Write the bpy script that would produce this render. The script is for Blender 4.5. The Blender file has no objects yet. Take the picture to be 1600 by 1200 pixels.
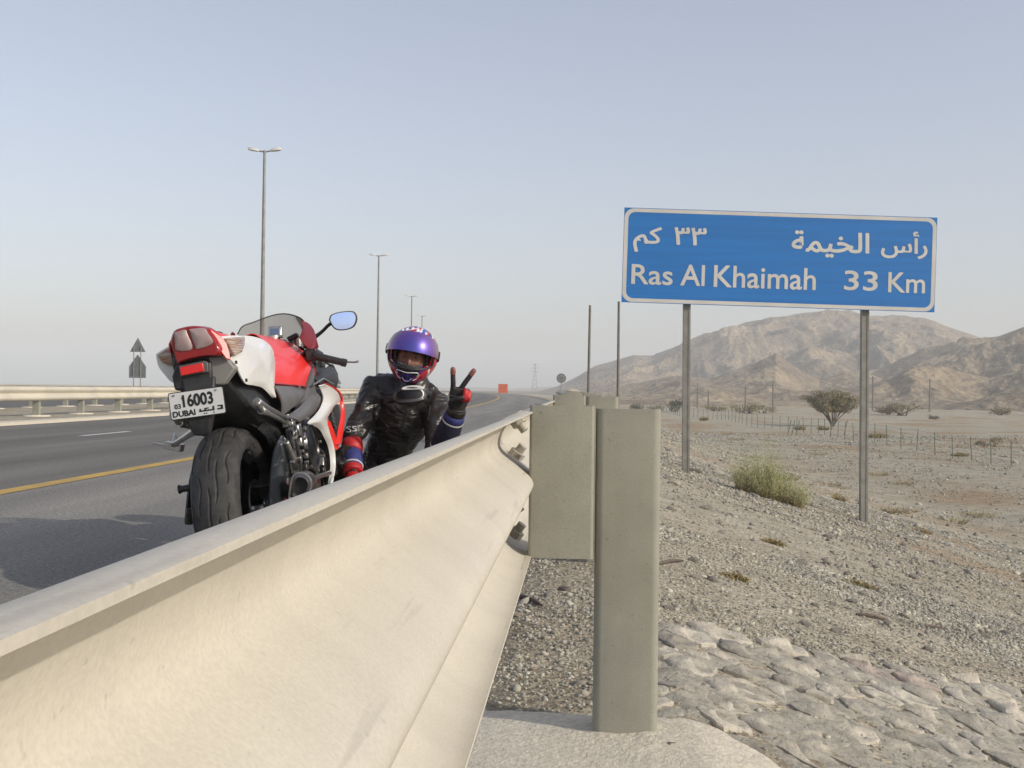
import bpy, bmesh, math, random
import numpy as np
from mathutils import Vector, Matrix, noise

R = math.radians
rnd = random.Random(11)
nrs = np.random.RandomState(5)
sc = bpy.context.scene
COL = sc.collection

# ------------------------------------------------------------------ camera, light, exposure
F = 1700.0                                   # focal length in pixels of a 1600 px wide frame
CAM = Vector((0, 0, 0.77))
YAW, PITCH, ROLL = math.atan(112 / F), R(0.29), R(0.75)
_f = Vector((-math.sin(YAW) * math.cos(PITCH), math.cos(YAW) * math.cos(PITCH), math.sin(PITCH)))
_r0 = Vector((math.cos(YAW), math.sin(YAW), 0))
_u0 = _r0.cross(_f)
_r = _r0 * math.cos(ROLL) + _u0 * math.sin(ROLL)
_u = _u0 * math.cos(ROLL) - _r0 * math.sin(ROLL)
cd = bpy.data.cameras.new('camera')
cd.sensor_width = 36; cd.lens = 36 * F / 1600; cd.clip_end = 9000; cd.clip_start = 0.05
cam = bpy.data.objects.new('camera', cd)
cam.matrix_world = Matrix(((_r.x, _u.x, -_f.x, CAM.x), (_r.y, _u.y, -_f.y, CAM.y), (_r.z, _u.z, -_f.z, CAM.z), (0, 0, 0, 1)))
COL.objects.link(cam); sc.camera = cam

SUN_EL, SUN_BACK = R(28), R(25)              # sun to the right of the road, a little behind the camera
sun_dir = Vector((math.cos(SUN_EL) * math.cos(SUN_BACK), -math.cos(SUN_EL) * math.sin(SUN_BACK), math.sin(SUN_EL)))
w = bpy.data.worlds.new('World'); sc.world = w; w.use_nodes = True
nt = w.node_tree
bg = nt.nodes['Background']
sky = nt.nodes.new('ShaderNodeTexSky'); sky.sky_type = 'NISHITA'; sky.sun_disc = False
sky.sun_elevation = SUN_EL; sky.sun_rotation = math.atan2(sun_dir.x, sun_dir.y)
sky.altitude = 0; sky.air_density = 1.0; sky.dust_density = 2.2; sky.ozone_density = 1.0
hs = nt.nodes.new('ShaderNodeHueSaturation'); hs.inputs['Saturation'].default_value = .80          # dusty desert sky
gm = nt.nodes.new('ShaderNodeGamma'); gm.inputs[1].default_value = .72                       # dust flattens the sky from top to horizon
tn = nt.nodes.new('ShaderNodeMix'); tn.data_type = 'RGBA'; tn.blend_type = 'MULTIPLY'; tn.inputs[0].default_value = 1; tn.inputs[7].default_value = (1.52, 1.44, 1.47, 1)
nt.links.new(sky.outputs[0], hs.inputs['Color']); nt.links.new(hs.outputs[0], gm.inputs[0]); nt.links.new(gm.outputs[0], tn.inputs[6]); nt.links.new(tn.outputs[2], bg.inputs[0]); bg.inputs[1].default_value = 0.13
sd = bpy.data.lights.new('sun', 'SUN'); sd.energy = 2.3; sd.angle = R(0.6); sd.color = (1.0, 0.92, 0.79)
so = bpy.data.objects.new('sun', sd); so.rotation_euler = sun_dir.to_track_quat('Z', 'Y').to_euler(); COL.objects.link(so)
vs = sc.view_settings
vs.view_transform = 'Standard'; vs.look = 'None'; vs.exposure = 0.42; vs.gamma = 1.0; vs.use_curve_mapping = False
sc.cycles.use_denoising = True
sc.cycles.max_bounces = 6; sc.cycles.transparent_max_bounces = 12; sc.cycles.volume_bounces = 2

def at(px, py, Y):
    """the point of the place seen at a pixel of the photograph, at distance Y along the road"""
    d = _f + _r * ((px - 800) / F) - _u * ((py - 600) / F)
    return CAM + d * (Y / d.y)

# ------------------------------------------------------------------ helpers
def link(o, parent=None):
    COL.objects.link(o)
    if parent is not None: o.parent = parent
    return o
def tag(o, label, cat, group=None):
    o['label'] = label; o['category'] = cat
    if group: o['group'] = group
    return o
def empty(name, loc=(0, 0, 0), rot=(0, 0, 0), parent=None):
    o = bpy.data.objects.new(name, None); o.empty_display_size = 0.2
    o.location = loc; o.rotation_euler = rot
    return link(o, parent)
def struct(o, kind='structure'):
    o['kind'] = kind; return o
def V(*a): return Vector(a)

def spline(pts, n):
    """n points along a Catmull-Rom curve through pts"""
    P = [Vector(p) for p in pts]
    if len(P) == 2: return [P[0].lerp(P[1], i / (n - 1)) for i in range(n)]
    out = []
    m = len(P) - 1
    for i in range(n):
        t = i / (n - 1) * m; k = min(int(t), m - 1); t -= k
        p0, p1, p2, p3 = P[max(k - 1, 0)], P[k], P[k + 1], P[min(k + 2, m)]
        out.append(0.5 * ((2 * p1) + (p2 - p0) * t + (2 * p0 - 5 * p1 + 4 * p2 - p3) * t * t + (3 * p1 - p0 - 3 * p2 + p3) * t ** 3))
    return out

class MB:
    def __init__(s): s.v = []; s.f = []; s.mi = []
    def add(s, vs_, fs, mi=0):
        b = len(s.v); s.v += [tuple(p) for p in vs_]; s.f += [tuple(b + i for i in f) for f in fs]; s.mi += [mi] * len(fs)
        return s
    def box(s, c, d, m=None, mi=0):
        vs_ = []
        for x in (-.5, .5):
            for y in (-.5, .5):
                for z in (-.5, .5):
                    p = Vector((x * d[0], y * d[1], z * d[2]))
                    if m is not None: p = m @ p
                    vs_.append(p + Vector(c))
        return s.add(vs_, [(0, 1, 3, 2), (4, 6, 7, 5), (0, 4, 5, 1), (2, 3, 7, 6), (0, 2, 6, 4), (1, 5, 7, 3)], mi)
    def loft(s, rings, closed=True, caps=True, mi=0):
        n = len(rings[0]); vs_ = [p for r in rings for p in r]; fs = []
        for i in range(len(rings) - 1):
            for j in range(n if closed else n - 1):
                k = (j + 1) % n
                fs.append((i * n + j, i * n + k, (i + 1) * n + k, (i + 1) * n + j))
        if caps and closed:
            fs.append(tuple(reversed(range(n)))); fs.append(tuple((len(rings) - 1) * n + j for j in range(n)))
        return s.add(vs_, fs, mi)
    def tube(s, pts, r, n=8, caps=True, mi=0, flat=None):
        P = [Vector(p) for p in pts]
        rs = r if isinstance(r, (list, tuple)) else [r] * len(P)
        rings = []; up = None
        for i, p in enumerate(P):
            t = (P[min(i + 1, len(P) - 1)] - P[max(i - 1, 0)]).normalized()
            if up is None:
                up = Vector((0, 0, 1)) if abs(t.z) < .9 else Vector((0, 1, 0))
            a = t.cross(up).normalized(); b = a.cross(t).normalized(); up = b
            fl = flat or (1, 1)
            rings.append([p + a * (math.cos(2 * math.pi * k / n) * rs[i] * fl[0]) + b * (math.sin(2 * math.pi * k / n) * rs[i] * fl[1]) for k in range(n)])
        return s.loft(rings, True, caps, mi)
    def lathe(s, prof, c=(0, 0, 0), axis='x', n=32, mi=0, caps=False):
        """prof: list of (along axis, radius)"""
        rings = []
        for (h, rr) in prof:
            ring = []
            for k in range(n):
                a = 2 * math.pi * k / n; u, v = rr * math.cos(a), rr * math.sin(a)
                p = {'x': (h, u, v), 'y': (v, h, u), 'z': (u, v, h)}[axis]
                ring.append(Vector(p) + Vector(c))
            rings.append(ring)
        return s.loft(rings, True, caps, mi)
    def prism(s, poly, vec, mi=0):
        n = len(poly); vec = Vector(vec); P = [Vector(p) for p in poly]
        fs = [tuple(range(n)), tuple(reversed(range(n, 2 * n)))] + [(i, i + n, (i + 1) % n + n, (i + 1) % n) for i in range(n)]
        return s.add(P + [p + vec for p in P], fs, mi)
    def grid(s, rows, mi=0): return s.loft(rows, False, False, mi)
    def build(s, name, mat, parent=None, smooth=40, bevel=0, solid=0, sub=0, origin=None, offset=-1):
        me = bpy.data.meshes.new(name)
        vv = s.v if origin is None else [(p[0] - origin[0], p[1] - origin[1], p[2] - origin[2]) for p in s.v]
        me.from_pydata(vv, [], s.f)
        mats = mat if isinstance(mat, (list, tuple)) else [mat]
        for m in mats: me.materials.append(m)
        if len(mats) > 1: me.polygons.foreach_set('material_index', s.mi)
        bm = bmesh.new(); bm.from_mesh(me); bmesh.ops.recalc_face_normals(bm, faces=bm.faces); bm.to_mesh(me); bm.free()
        if smooth:
            me.shade_smooth(); me.set_sharp_from_angle(angle=R(smooth))
        o = bpy.data.objects.new(name, me)
        if origin is not None: o.location = origin
        if solid:
            md = o.modifiers.new('solid', 'SOLIDIFY'); md.thickness = solid; md.offset = offset
            md = o.modifiers.new('split', 'EDGE_SPLIT'); md.split_angle = R(max(smooth, 30))
        if bevel:
            md = o.modifiers.new('bevel', 'BEVEL'); md.width = bevel; md.segments = 2; md.limit_method = 'ANGLE'; md.angle_limit = R(35)
        if sub:
            md = o.modifiers.new('sub', 'SUBSURF'); md.levels = sub; md.render_levels = sub
        return link(o, parent)

def mesh_np(name, verts, faces, mat, parent=None, smooth=False):
    me = bpy.data.meshes.new(name)
    nv, nf, k = len(verts), len(faces), faces.shape[1]
    me.vertices.add(nv); me.vertices.foreach_set('co', verts.astype(np.float32).ravel())
    me.loops.add(nf * k); me.polygons.add(nf)
    me.loops.foreach_set('vertex_index', faces.astype(np.int32).ravel())
    me.polygons.foreach_set('loop_start', np.arange(0, nf * k, k, dtype=np.int32))
    me.polygons.foreach_set('loop_total', np.full(nf, k, dtype=np.int32))
    me.update(calc_edges=True); me.validate()
    if smooth: me.shade_smooth()
    me.materials.append(mat)
    return link(bpy.data.objects.new(name, me), parent)

def copy_tree(o, parent=None):
    c = o.copy(); COL.objects.link(c)
    if parent is not None: c.parent = parent
    for ch in list(o.children): copy_tree(ch, c)
    return c

# ------------------------------------------------------------------ materials
def mat(name, col, rough=.6, metal=0., col2=None, scale=8., detail=4., bump=0., bscale=60., coat=0., spec=.5, stretch=None, mixlo=.4, mixhi=.6, island=0., bdist=.01, each=0.):
    m = bpy.data.materials.new(name); m.use_nodes = True
    N = m.node_tree.nodes; L = m.node_tree.links; b = N['Principled BSDF']
    b.inputs['Base Color'].default_value = (*col, 1); b.inputs['Roughness'].default_value = rough; b.inputs['Metallic'].default_value = metal
    b.inputs['Coat Weight'].default_value = coat; b.inputs['Coat Roughness'].default_value = .05
    b.inputs['Specular IOR Level'].default_value = spec
    tc = N.new('ShaderNodeTexCoord'); vec = tc.outputs['Object']
    if stretch:
        mp = N.new('ShaderNodeMapping'); mp.inputs['Scale'].default_value = stretch; L.new(vec, mp.inputs[0]); vec = mp.outputs[0]
    out = None
    if col2 is not None:
        n = N.new('ShaderNodeTexNoise'); n.inputs['Scale'].default_value = scale; n.inputs['Detail'].default_value = detail; L.new(vec, n.inputs['Vector'])
        cr = N.new('ShaderNodeMapRange'); cr.inputs[1].default_value = mixlo; cr.inputs[2].default_value = mixhi; L.new(n.outputs[0], cr.inputs[0])
        mx = N.new('ShaderNodeMix'); mx.data_type = 'RGBA'; mx.inputs[6].default_value = (*col, 1); mx.inputs[7].default_value = (*col2, 1)
        L.new(cr.outputs[0], mx.inputs[0]); out = mx.outputs[2]
        L.new(out, b.inputs['Base Color'])
    if island:
        g = N.new('ShaderNodeNewGeometry'); mr = N.new('ShaderNodeMapRange'); mr.inputs[3].default_value = 1 - island; mr.inputs[4].default_value = 1 + island
        L.new(g.outputs['Random Per Island'], mr.inputs[0])
        hv = N.new('ShaderNodeHueSaturation'); L.new(mr.outputs[0], hv.inputs['Value'])
        if out is not None: L.new(out, hv.inputs['Color'])
        else: hv.inputs['Color'].default_value = (*col, 1)
        L.new(hv.outputs[0], b.inputs['Base Color'])
    if each:                                   # every object a little lighter or darker
        oi = N.new('ShaderNodeObjectInfo'); mr = N.new('ShaderNodeMapRange'); mr.inputs[3].default_value = 1 - each; mr.inputs[4].default_value = 1 + each * .7; L.new(oi.outputs['Random'], mr.inputs[0])
        hv = N.new('ShaderNodeHueSaturation'); L.new(mr.outputs[0], hv.inputs['Value']); L.new(out, hv.inputs['Color']); L.new(hv.outputs[0], b.inputs['Base Color'])
    if bump:
        n2 = N.new('ShaderNodeTexNoise'); n2.inputs['Scale'].default_value = bscale; n2.inputs['Detail'].default_value = 7; n2.inputs['Roughness'].default_value = .62; L.new(vec, n2.inputs['Vector'])
        bp = N.new('ShaderNodeBump'); bp.inputs['Strength'].default_value = bump; bp.inputs['Distance'].default_value = bdist
        L.new(n2.outputs[0], bp.inputs['Height']); L.new(bp.outputs[0], b.inputs['Normal'])
    return m

M = {}
def worn_mat(name, c1, c2, rough, streak, scale, spots, run):
    """dusty galvanised steel: patches, run marks down the face, scratches along it, dark specks"""
    m = bpy.data.materials.new(name); m.use_nodes = True
    N = m.node_tree.nodes; L = m.node_tree.links; b = N['Principled BSDF']; b.inputs['Roughness'].default_value = rough; b.inputs['Specular IOR Level'].default_value = .25
    tc = N.new('ShaderNodeTexCoord')
    def nz(sc3, lo, hi, a, b_, d=6):
        mp = N.new('ShaderNodeMapping'); mp.inputs['Scale'].default_value = sc3; L.new(tc.outputs['Object'], mp.inputs[0])
        n = N.new('ShaderNodeTexNoise'); n.inputs['Scale'].default_value = 1; n.inputs['Detail'].default_value = d; n.inputs['Roughness'].default_value = .6; L.new(mp.outputs[0], n.inputs[0])
        r = N.new('ShaderNodeMapRange'); r.inputs[1].default_value = lo; r.inputs[2].default_value = hi; r.inputs[3].default_value = a; r.inputs[4].default_value = b_; L.new(n.outputs[0], r.inputs[0]); return r.outputs[0]
    mx = N.new('ShaderNodeMix'); mx.data_type = 'RGBA'; mx.inputs[6].default_value = (*c1, 1); mx.inputs[7].default_value = (*c2, 1); L.new(nz((scale,) * 3, .35, .68, 0, 1), mx.inputs[0])
    v = nz(streak, .42, .62, 1.0, run)
    for q in (nz((70, 3.0, 70), .66, .74, 1.0, .87, 2), nz((95,) * 3, .69, .74, 1.0, spots, 2), nz((330,) * 3, .35, .65, .95, 1.05, 2)):
        mu = N.new('ShaderNodeMath'); mu.operation = 'MULTIPLY'; L.new(v, mu.inputs[0]); L.new(q, mu.inputs[1]); v = mu.outputs[0]
    m2 = N.new('ShaderNodeMix'); m2.data_type = 'RGBA'; m2.blend_type = 'MULTIPLY'; m2.inputs[0].default_value = 1; L.new(mx.outputs[2], m2.inputs[6]); L.new(v, m2.inputs[7]); L.new(m2.outputs[2], b.inputs[0])
    bp = N.new('ShaderNodeBump'); bp.inputs['Strength'].default_value = .08; bp.inputs['Distance'].default_value = .01; L.new(nz((180,) * 3, 0, 1, 0, 1), bp.inputs['Height']); L.new(bp.outputs[0], b.inputs['Normal'])
    return m
M['rail'] = worn_mat('galvanised_beam', (.56, .53, .45), (.515, .485, .415), .6, (4, 16, 2.0), 5, .84, .96)
M['post'] = worn_mat('galvanised_post', (.305, .302, .248), (.262, .26, .216), .65, (45, 45, 1.6), 9, .72, .965)
M['bolt'] = mat('bolt_steel', (.50, .47, .40), .5, .1, (.42, .395, .335), 60)
M['bolt_dark'] = mat('bolt_dark', (.12, .11, .09), .5, .3)
M['railfar'] = mat('far_beam', (.58, .54, .44), .6, 0, (.50, .47, .39), 1.5, 5)
M['concrete'] = mat('concrete', (.66, .605, .49), .95, 0, (.55, .505, .41), 60, 8, .6, 95, bdist=.014)
M['mortar'] = mat('mortar', (.42, .39, .315), .95, 0, (.30, .28, .23), 22, 8, .7, 80, bdist=.014)
M['stone'] = mat('pitching_stone', (.46, .43, .355), .9, 0, (.34, .315, .265), 12, 9, .8, 40, bdist=.016, each=.25)
M['stone_pink'] = mat('pink_stone', (.46, .38, .31), .9, 0, (.36, .31, .26), 12, 9, .8, 40, bdist=.016)
M['stone_pale'] = mat('pale_stone', (.53, .49, .40), .9, 0, (.42, .385, .315), 12, 9, .8, 40, bdist=.016, each=.15)
M['pebble'] = mat('pebble', (.37, .35, .285), .9, 0, (.265, .25, .21), 3, 5, 0, 1, island=.42)
M['dark_stone'] = mat('dark_stone', (.10, .085, .07), .85, 0, (.17, .145, .115), 20, 5, .4, 80)
M['wood'] = mat('dry_wood', (.07, .055, .045), .85, 0, (.13, .10, .08), 30, 4, .3, 80)
M['yellow'] = mat('yellow_marking', (.52, .34, .07), .8, 0, (.40, .27, .08), 5, 8, .2, 150)
M['white'] = mat('white_marking', (.62, .61, .58), .8, 0, (.5, .49, .46), 5, 8, .2, 150)
M['pole'] = mat('pole_grey', (.28, .28, .26), .5, .2, (.22, .22, .2), 4)
M['pole_dark'] = mat('pole_dark', (.14, .135, .12), .6, .1, (.18, .17, .15), 9)
M['lampw'] = mat('lamp_white', (.6, .6, .57), .5)
M['signblue'] = mat('sign_blue', (.013, .165, .48), .6, 0, (.013, .145, .43), 1.2, 3, stretch=(.4, 1, 9))
M['signwhite'] = mat('sign_white', (.58, .575, .54), .6, 0, (.52, .515, .48), 3)
M['signback'] = mat('sign_back', (.26, .27, .27), .6, .2, (.22, .23, .23), 3)
M['signpost'] = mat('sign_post', (.27, .265, .235), .6, .1, (.22, .215, .19), 8)
M['orange'] = mat('orange_board', (.62, .12, .03), .6, 0, (.5, .1, .03), 2)
M['fencegreen'] = mat('fence_green', (.12, .17, .125), .7, 0, (.14, .17, .12), 5)
M['bark'] = mat('bark', (.13, .10, .075), .9, 0, (.09, .07, .05), 12, 4, .4, 30)
M['leaf_olive'] = mat('leaf_olive', (.23, .205, .12), .8, 0, (.29, .25, .15), 1.2, 3, island=.3)
M['leaf_green'] = mat('leaf_green', (.35, .39, .16), .75, 0, (.44, .42, .23), 6, 3, island=.3)
M['leaf_dry'] = mat('leaf_dry', (.36, .29, .15), .85, 0, (.28, .23, .11), 4, 3, island=.25)
M['leaf_dark'] = mat('leaf_dark', (.06, .065, .04), .8, 0, (.1, .095, .06), 1.2, 3, island=.3)
M['hill'] = None

def ground_mat():
    m = bpy.data.materials.new('desert_gravel'); m.use_nodes = True
    N = m.node_tree.nodes; L = m.node_tree.links; b = N['Principled BSDF']; b.inputs['Roughness'].default_value = .95; b.inputs['Specular IOR Level'].default_value = .2
    tc = N.new('ShaderNodeTexCoord')
    def nz(s, d=6):
        n = N.new('ShaderNodeTexNoise'); n.inputs['Scale'].default_value = s; n.inputs['Detail'].default_value = d; L.new(tc.outputs['Object'], n.inputs[0]); return n.outputs[0]
    def ramp(src, stops):
        r = N.new('ShaderNodeValToRGB'); e = r.color_ramp.elements
        while len(e) < len(stops): e.new(.5)
        for i, (p, c) in enumerate(stops): e[i].position = p; e[i].color = (*c, 1)
        L.new(src, r.inputs[0]); return r.outputs[0]
    big = ramp(nz(.16, 8), [(.36, (.36, .28, .185)), (.46, (.40, .355, .27)), (.56, (.42, .385, .305)), (.68, (.33, .31, .25))])
    fine = ramp(nz(38, 4), [(.36, (.55, .53, .5)), (.5, (.95, .95, .95)), (.64, (1.3, 1.3, 1.28))])
    mx = N.new('ShaderNodeMix'); mx.data_type = 'RGBA'; mx.blend_type = 'MULTIPLY'; mx.inputs[0].default_value = .8
    L.new(big, mx.inputs[6]); L.new(fine, mx.inputs[7])
    mid = ramp(nz(3.2, 6), [(.38, (.75, .74, .72)), (.6, (1.1, 1.1, 1.1))])
    mx2 = N.new('ShaderNodeMix'); mx2.data_type = 'RGBA'; mx2.blend_type = 'MULTIPLY'; mx2.inputs[0].default_value = .7
    L.new(mx.outputs[2], mx2.inputs[6]); L.new(mid, mx2.inputs[7]); L.new(mx2.outputs[2], b.inputs[0])
    bp = N.new('ShaderNodeBump'); bp.inputs['Strength'].default_value = .9; bp.inputs['Distance'].default_value = .03
    L.new(nz(45, 6), bp.inputs['Height']); L.new(bp.outputs[0], b.inputs['Normal'])
    return m
M['ground'] = ground_mat()

def asphalt_mat():
    m = bpy.data.materials.new('asphalt'); m.use_nodes = True
    N = m.node_tree.nodes; L = m.node_tree.links; b = N['Principled BSDF']; b.inputs['Roughness'].default_value = .85; b.inputs['Specular IOR Level'].default_value = .3
    tc = N.new('ShaderNodeTexCoord')
    n = N.new('ShaderNodeTexNoise'); n.inputs['Scale'].default_value = 150; n.inputs['Detail'].default_value = 4; L.new(tc.outputs['Object'], n.inputs[0])
    r = N.new('ShaderNodeValToRGB'); e = r.color_ramp.elements
    e[0].position = .36; e[0].color = (.115, .111, .100, 1); e[1].position = .66; e[1].color = (.36, .345, .31, 1)
    L.new(n.outputs[0], r.inputs[0])
    # the traffic lanes beyond the yellow line are worn darker than the shoulder
    lane = N.new('ShaderNodeMapRange'); lane.inputs[1].default_value = -4.4; lane.inputs[2].default_value = -3.9; lane.inputs[3].default_value = .66; lane.inputs[4].default_value = 1.0
    uv = N.new('ShaderNodeAttribute'); uv.attribute_name = 'across'
    L.new(uv.outputs['Fac'], lane.inputs[0])
    mp = N.new('ShaderNodeMapping'); mp.inputs['Scale'].default_value = (1.4, .12, 1); L.new(tc.outputs['Object'], mp.inputs[0])
    n2 = N.new('ShaderNodeTexNoise'); n2.inputs['Scale'].default_value = 1.5; n2.inputs['Detail'].default_value = 5; L.new(mp.outputs[0], n2.inputs[0])
    mr = N.new('ShaderNodeMapRange'); mr.inputs[1].default_value = .3; mr.inputs[2].default_value = .7; mr.inputs[3].default_value = .82; mr.inputs[4].default_value = 1.15; L.new(n2.outputs[0], mr.inputs[0])
    wp = N.new('ShaderNodeMath'); wp.operation = 'MULTIPLY'; wp.inputs[1].default_value = 3.7; L.new(uv.outputs['Fac'], wp.inputs[0])
    ws = N.new('ShaderNodeMath'); ws.operation = 'SINE'; L.new(wp.outputs[0], ws.inputs[0])
    wr = N.new('ShaderNodeMapRange'); wr.inputs[1].default_value = -1; wr.inputs[2].default_value = 1; wr.inputs[3].default_value = .88; wr.inputs[4].default_value = 1.06; L.new(ws.outputs[0], wr.inputs[0])
    m0 = N.new('ShaderNodeMath'); m0.operation = 'MULTIPLY'; L.new(lane.outputs[0], m0.inputs[0]); L.new(wr.outputs[0], m0.inputs[1])
    mu = N.new('ShaderNodeMath'); mu.operation = 'MULTIPLY'; L.new(m0.outputs[0], mu.inputs[0]); L.new(mr.outputs[0], mu.inputs[1])
    mx = N.new('ShaderNodeMix'); mx.data_type = 'RGBA'; mx.blend_type = 'MULTIPLY'; mx.inputs[0].default_value = 1
    n3 = N.new('ShaderNodeTexNoise'); n3.inputs['Scale'].default_value = 42; n3.inputs['Detail'].default_value = 2; L.new(tc.outputs['Object'], n3.inputs[0])
    m3 = N.new('ShaderNodeMapRange'); m3.inputs[1].default_value = .35; m3.inputs[2].default_value = .65; m3.inputs[3].default_value = .78; m3.inputs[4].default_value = 1.2; L.new(n3.outputs[0], m3.inputs[0])
    mk_ = N.new('ShaderNodeMath'); mk_.operation = 'MULTIPLY'; L.new(mu.outputs[0], mk_.inputs[0]); L.new(m3.outputs[0], mk_.inputs[1]); mu = mk_
    L.new(r.outputs[0], mx.inputs[6]); L.new(mu.outputs[0], mx.inputs[7]); L.new(mx.outputs[2], b.inputs[0])
    bp = N.new('ShaderNodeBump'); bp.inputs['Strength'].default_value = .5; bp.inputs['Distance'].default_value = .006
    L.new(n.outputs[0], bp.inputs['Height']); L.new(bp.outputs[0], b.inputs['Normal'])
    return m
M['asphalt'] = asphalt_mat()

# ------------------------------------------------------------------ the lie of the land
RC = 1335.0
def bend(y):
    """how far the road has curved to the left at distance y"""
    if y <= 0: return 0.0
    if y < 420: return -y * y / (2 * RC)
    return -420 ** 2 / (2 * RC) - (y - 420) * 420 / RC
def road_pt(s, y, z=0.0):
    a = y / RC if y > 0 else 0
    return Vector((s + bend(y), y, z))
def base_z(s):
    if s < -60: return -.6
    if s < -27: return -.6 + (s + 60) / 33 * .55
    if s < -16.6: return -.07
    if s < -16.3: return -.07 + (s + 16.6) / .3 * .12
    if s < -10.5: return .05
    if s < -10.2: return .05 - (s + 10.5) / .3 * .12
    if s < -.34: return -.07
    if s < -.26: return -.07 + (s + .34) / .08 * .1
    if s < .25: return .03 + (s + .26) / .51 * .02
    if s < 7.0: return .05 - .265 * (s - .25)
    if s < 9.5:
        t = (s - 7.0) / 2.5
        return -1.739 - .265 * 2.5 * (t - t * t / 2)
    return -2.07
def rough(x, y, s):
    a = 0.0
    if s > .2:
        k = min(1, (s - .2) / 1.2)
        a = k * (.03 * noise.noise((x * .9, y * .9, 0)) + .012 * noise.noise((x * 3.1, y * 3.1, 4)))
        if s > 8: a += min(1, (s - 8) / 10) * (.22 * noise.noise((x * .07, y * .07, 2)) + .10 * noise.noise((x * .25, y * .25, 7)))
    elif s < -28: a = .2 * noise.noise((x * .06, y * .06, 2))
    elif -16.2 < s < -10.6: a = .02 * noise.noise((x * .5, y * .5, 1))
    return a
def gz(x, y):
    s = x - bend(y)
    return base_z(s) + rough(x, y, s)

ss = sorted(set([-2600, -1800, -1200, -800, -500, -300, -200, -140, -100, -80, -60, -50, -42, -35, -30, -27, -22, -16.6, -16.3, -15, -14, -13, -12, -11, -10.5, -10.2,
                 -7, -3, -.34, -.26, -.1, .1, .25] + [round(.25 + .15 * i, 3) for i in range(1, 46)] + [7 + .4 * i for i in range(1, 30)] + [19 + 1.5 * i for i in range(0, 40)] + [80 + 8 * i for i in range(20)] + [250, 300, 400, 600, 900, 1300, 1900, 2600]))
ys = sorted(set([-60, -30, -12, -5, -2, -1] + [round(-.6 + .15 * i, 3) for i in range(70)] + [10 + .5 * i for i in range(40)] + [30 + 2 * i for i in range(60)] + [150 + 10 * i for i in range(30)] + [450, 500, 600, 800, 1100, 1500, 2000, 2600]))
rows = []
for y in ys:
    row = []
    for s in ss:
        x = s + bend(y)
        row.append((x, y, base_z(s) + rough(x, y, s)))
    rows.append(row)
mb = MB(); mb.grid(rows)
g = struct(mb.build('ground', M['ground'], smooth=180))

def strip(name, s0, s1, y0, y1, z, material, step=3.0, thick=0.0):
    n = max(2, int((y1 - y0) / step) + 1)
    me_rows = []
    for i in range(n):
        y = y0 + (y1 - y0) * i / (n - 1)
        r_ = [road_pt(s0 + (s1 - s0) * k / 4, y, z) for k in range(5)]
        if thick: r_ = [r_[0] - V(0, 0, thick)] + r_ + [r_[-1] - V(0, 0, thick)]
        me_rows.append(r_)
    b = MB(); b.grid(me_rows)
    return b
b = strip('road', -10.22, -.33, -30, 700, 0, None, 3, .06)
road = struct(b.build('road', M['asphalt'], smooth=0))
at_ = road.data.attributes.new('across', 'FLOAT', 'POINT')
at_.data.foreach_set('value', [v.co.x - bend(v.co.y) for v in road.data.vertices])
b = strip('road', -26.4, -16.62, -30, 700, 0, None, 3, .06)
road2 = struct(b.build('road', M['asphalt'], smooth=0))
at_ = road2.data.attributes.new('across', 'FLOAT', 'POINT')
at_.data.foreach_set('value', [-9.0] * len(road2.data.vertices))
struct(strip('yellow_line', -4.13, -3.97, -25, 600, .004, None, 2).build('yellow_line', M['yellow'], smooth=0))
struct(strip('median_edge', -10.62, -10.2, -25, 600, .055, None, 3, .09).build('kerb', M['concrete'], smooth=0))
for k in range(-2, 22):
    y0 = 15.6 + k * 12
    struct(strip('lane_dash', -7.36, -7.24, y0, y0 + 1.75, .004, None, 1.0).build('lane_dash', M['white'], smooth=0))

# ------------------------------------------------------------------ hills
def hill_mat():
    m = bpy.data.materials.new('rocky_hill'); m.use_nodes = True
    N = m.node_tree.nodes; L = m.node_tree.links; b = N['Principled BSDF']; b.inputs['Roughness'].default_value = .95; b.inputs['Specular IOR Level'].default_value = .1
    tc = N.new('ShaderNodeTexCoord')
    n = N.new('ShaderNodeTexNoise'); n.inputs['Scale'].default_value = .022; n.inputs['Detail'].default_value = 9; n.inputs['Roughness'].default_value = .62; L.new(tc.outputs['Object'], n.inputs[0])
    r = N.new('ShaderNodeValToRGB'); e = r.color_ramp.elements; e.new(.5)
    for i, (p, c) in enumerate([(.36, (.20, .165, .125)), (.5, (.29, .235, .165)), (.66, (.40, .325, .22))]): e[i].position = p; e[i].color = (*c, 1)
    L.new(n.outputs[0], r.inputs[0])
    n2 = N.new('ShaderNodeTexNoise'); n2.inputs['Scale'].default_value = .35; n2.inputs['Detail'].default_value = 6; L.new(tc.outputs['Object'], n2.inputs[0])
    mr = N.new('ShaderNodeMapRange'); mr.inputs[1].default_value = .35; mr.inputs[2].default_value = .65; mr.inputs[3].default_value = .78; mr.inputs[4].default_value = 1.14; L.new(n2.outputs[0], mr.inputs[0])
    mx = N.new('ShaderNodeMix'); mx.data_type = 'RGBA'; mx.blend_type = 'MULTIPLY'; mx.inputs[0].default_value = 1
    L.new(r.outputs[0], mx.inputs[6]); L.new(mr.outputs[0], mx.inputs[7]); L.new(mx.outputs[2], b.inputs[0])
    bp = N.new('ShaderNodeBump'); bp.inputs['Strength'].default_value = 1; bp.inputs['Distance'].default_value = 2.0
    L.new(n2.outputs[0], bp.inputs['Height']); L.new(bp.outputs[0], b.inputs['Normal'])
    return m
M['hill'] = hill_mat()

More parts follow.
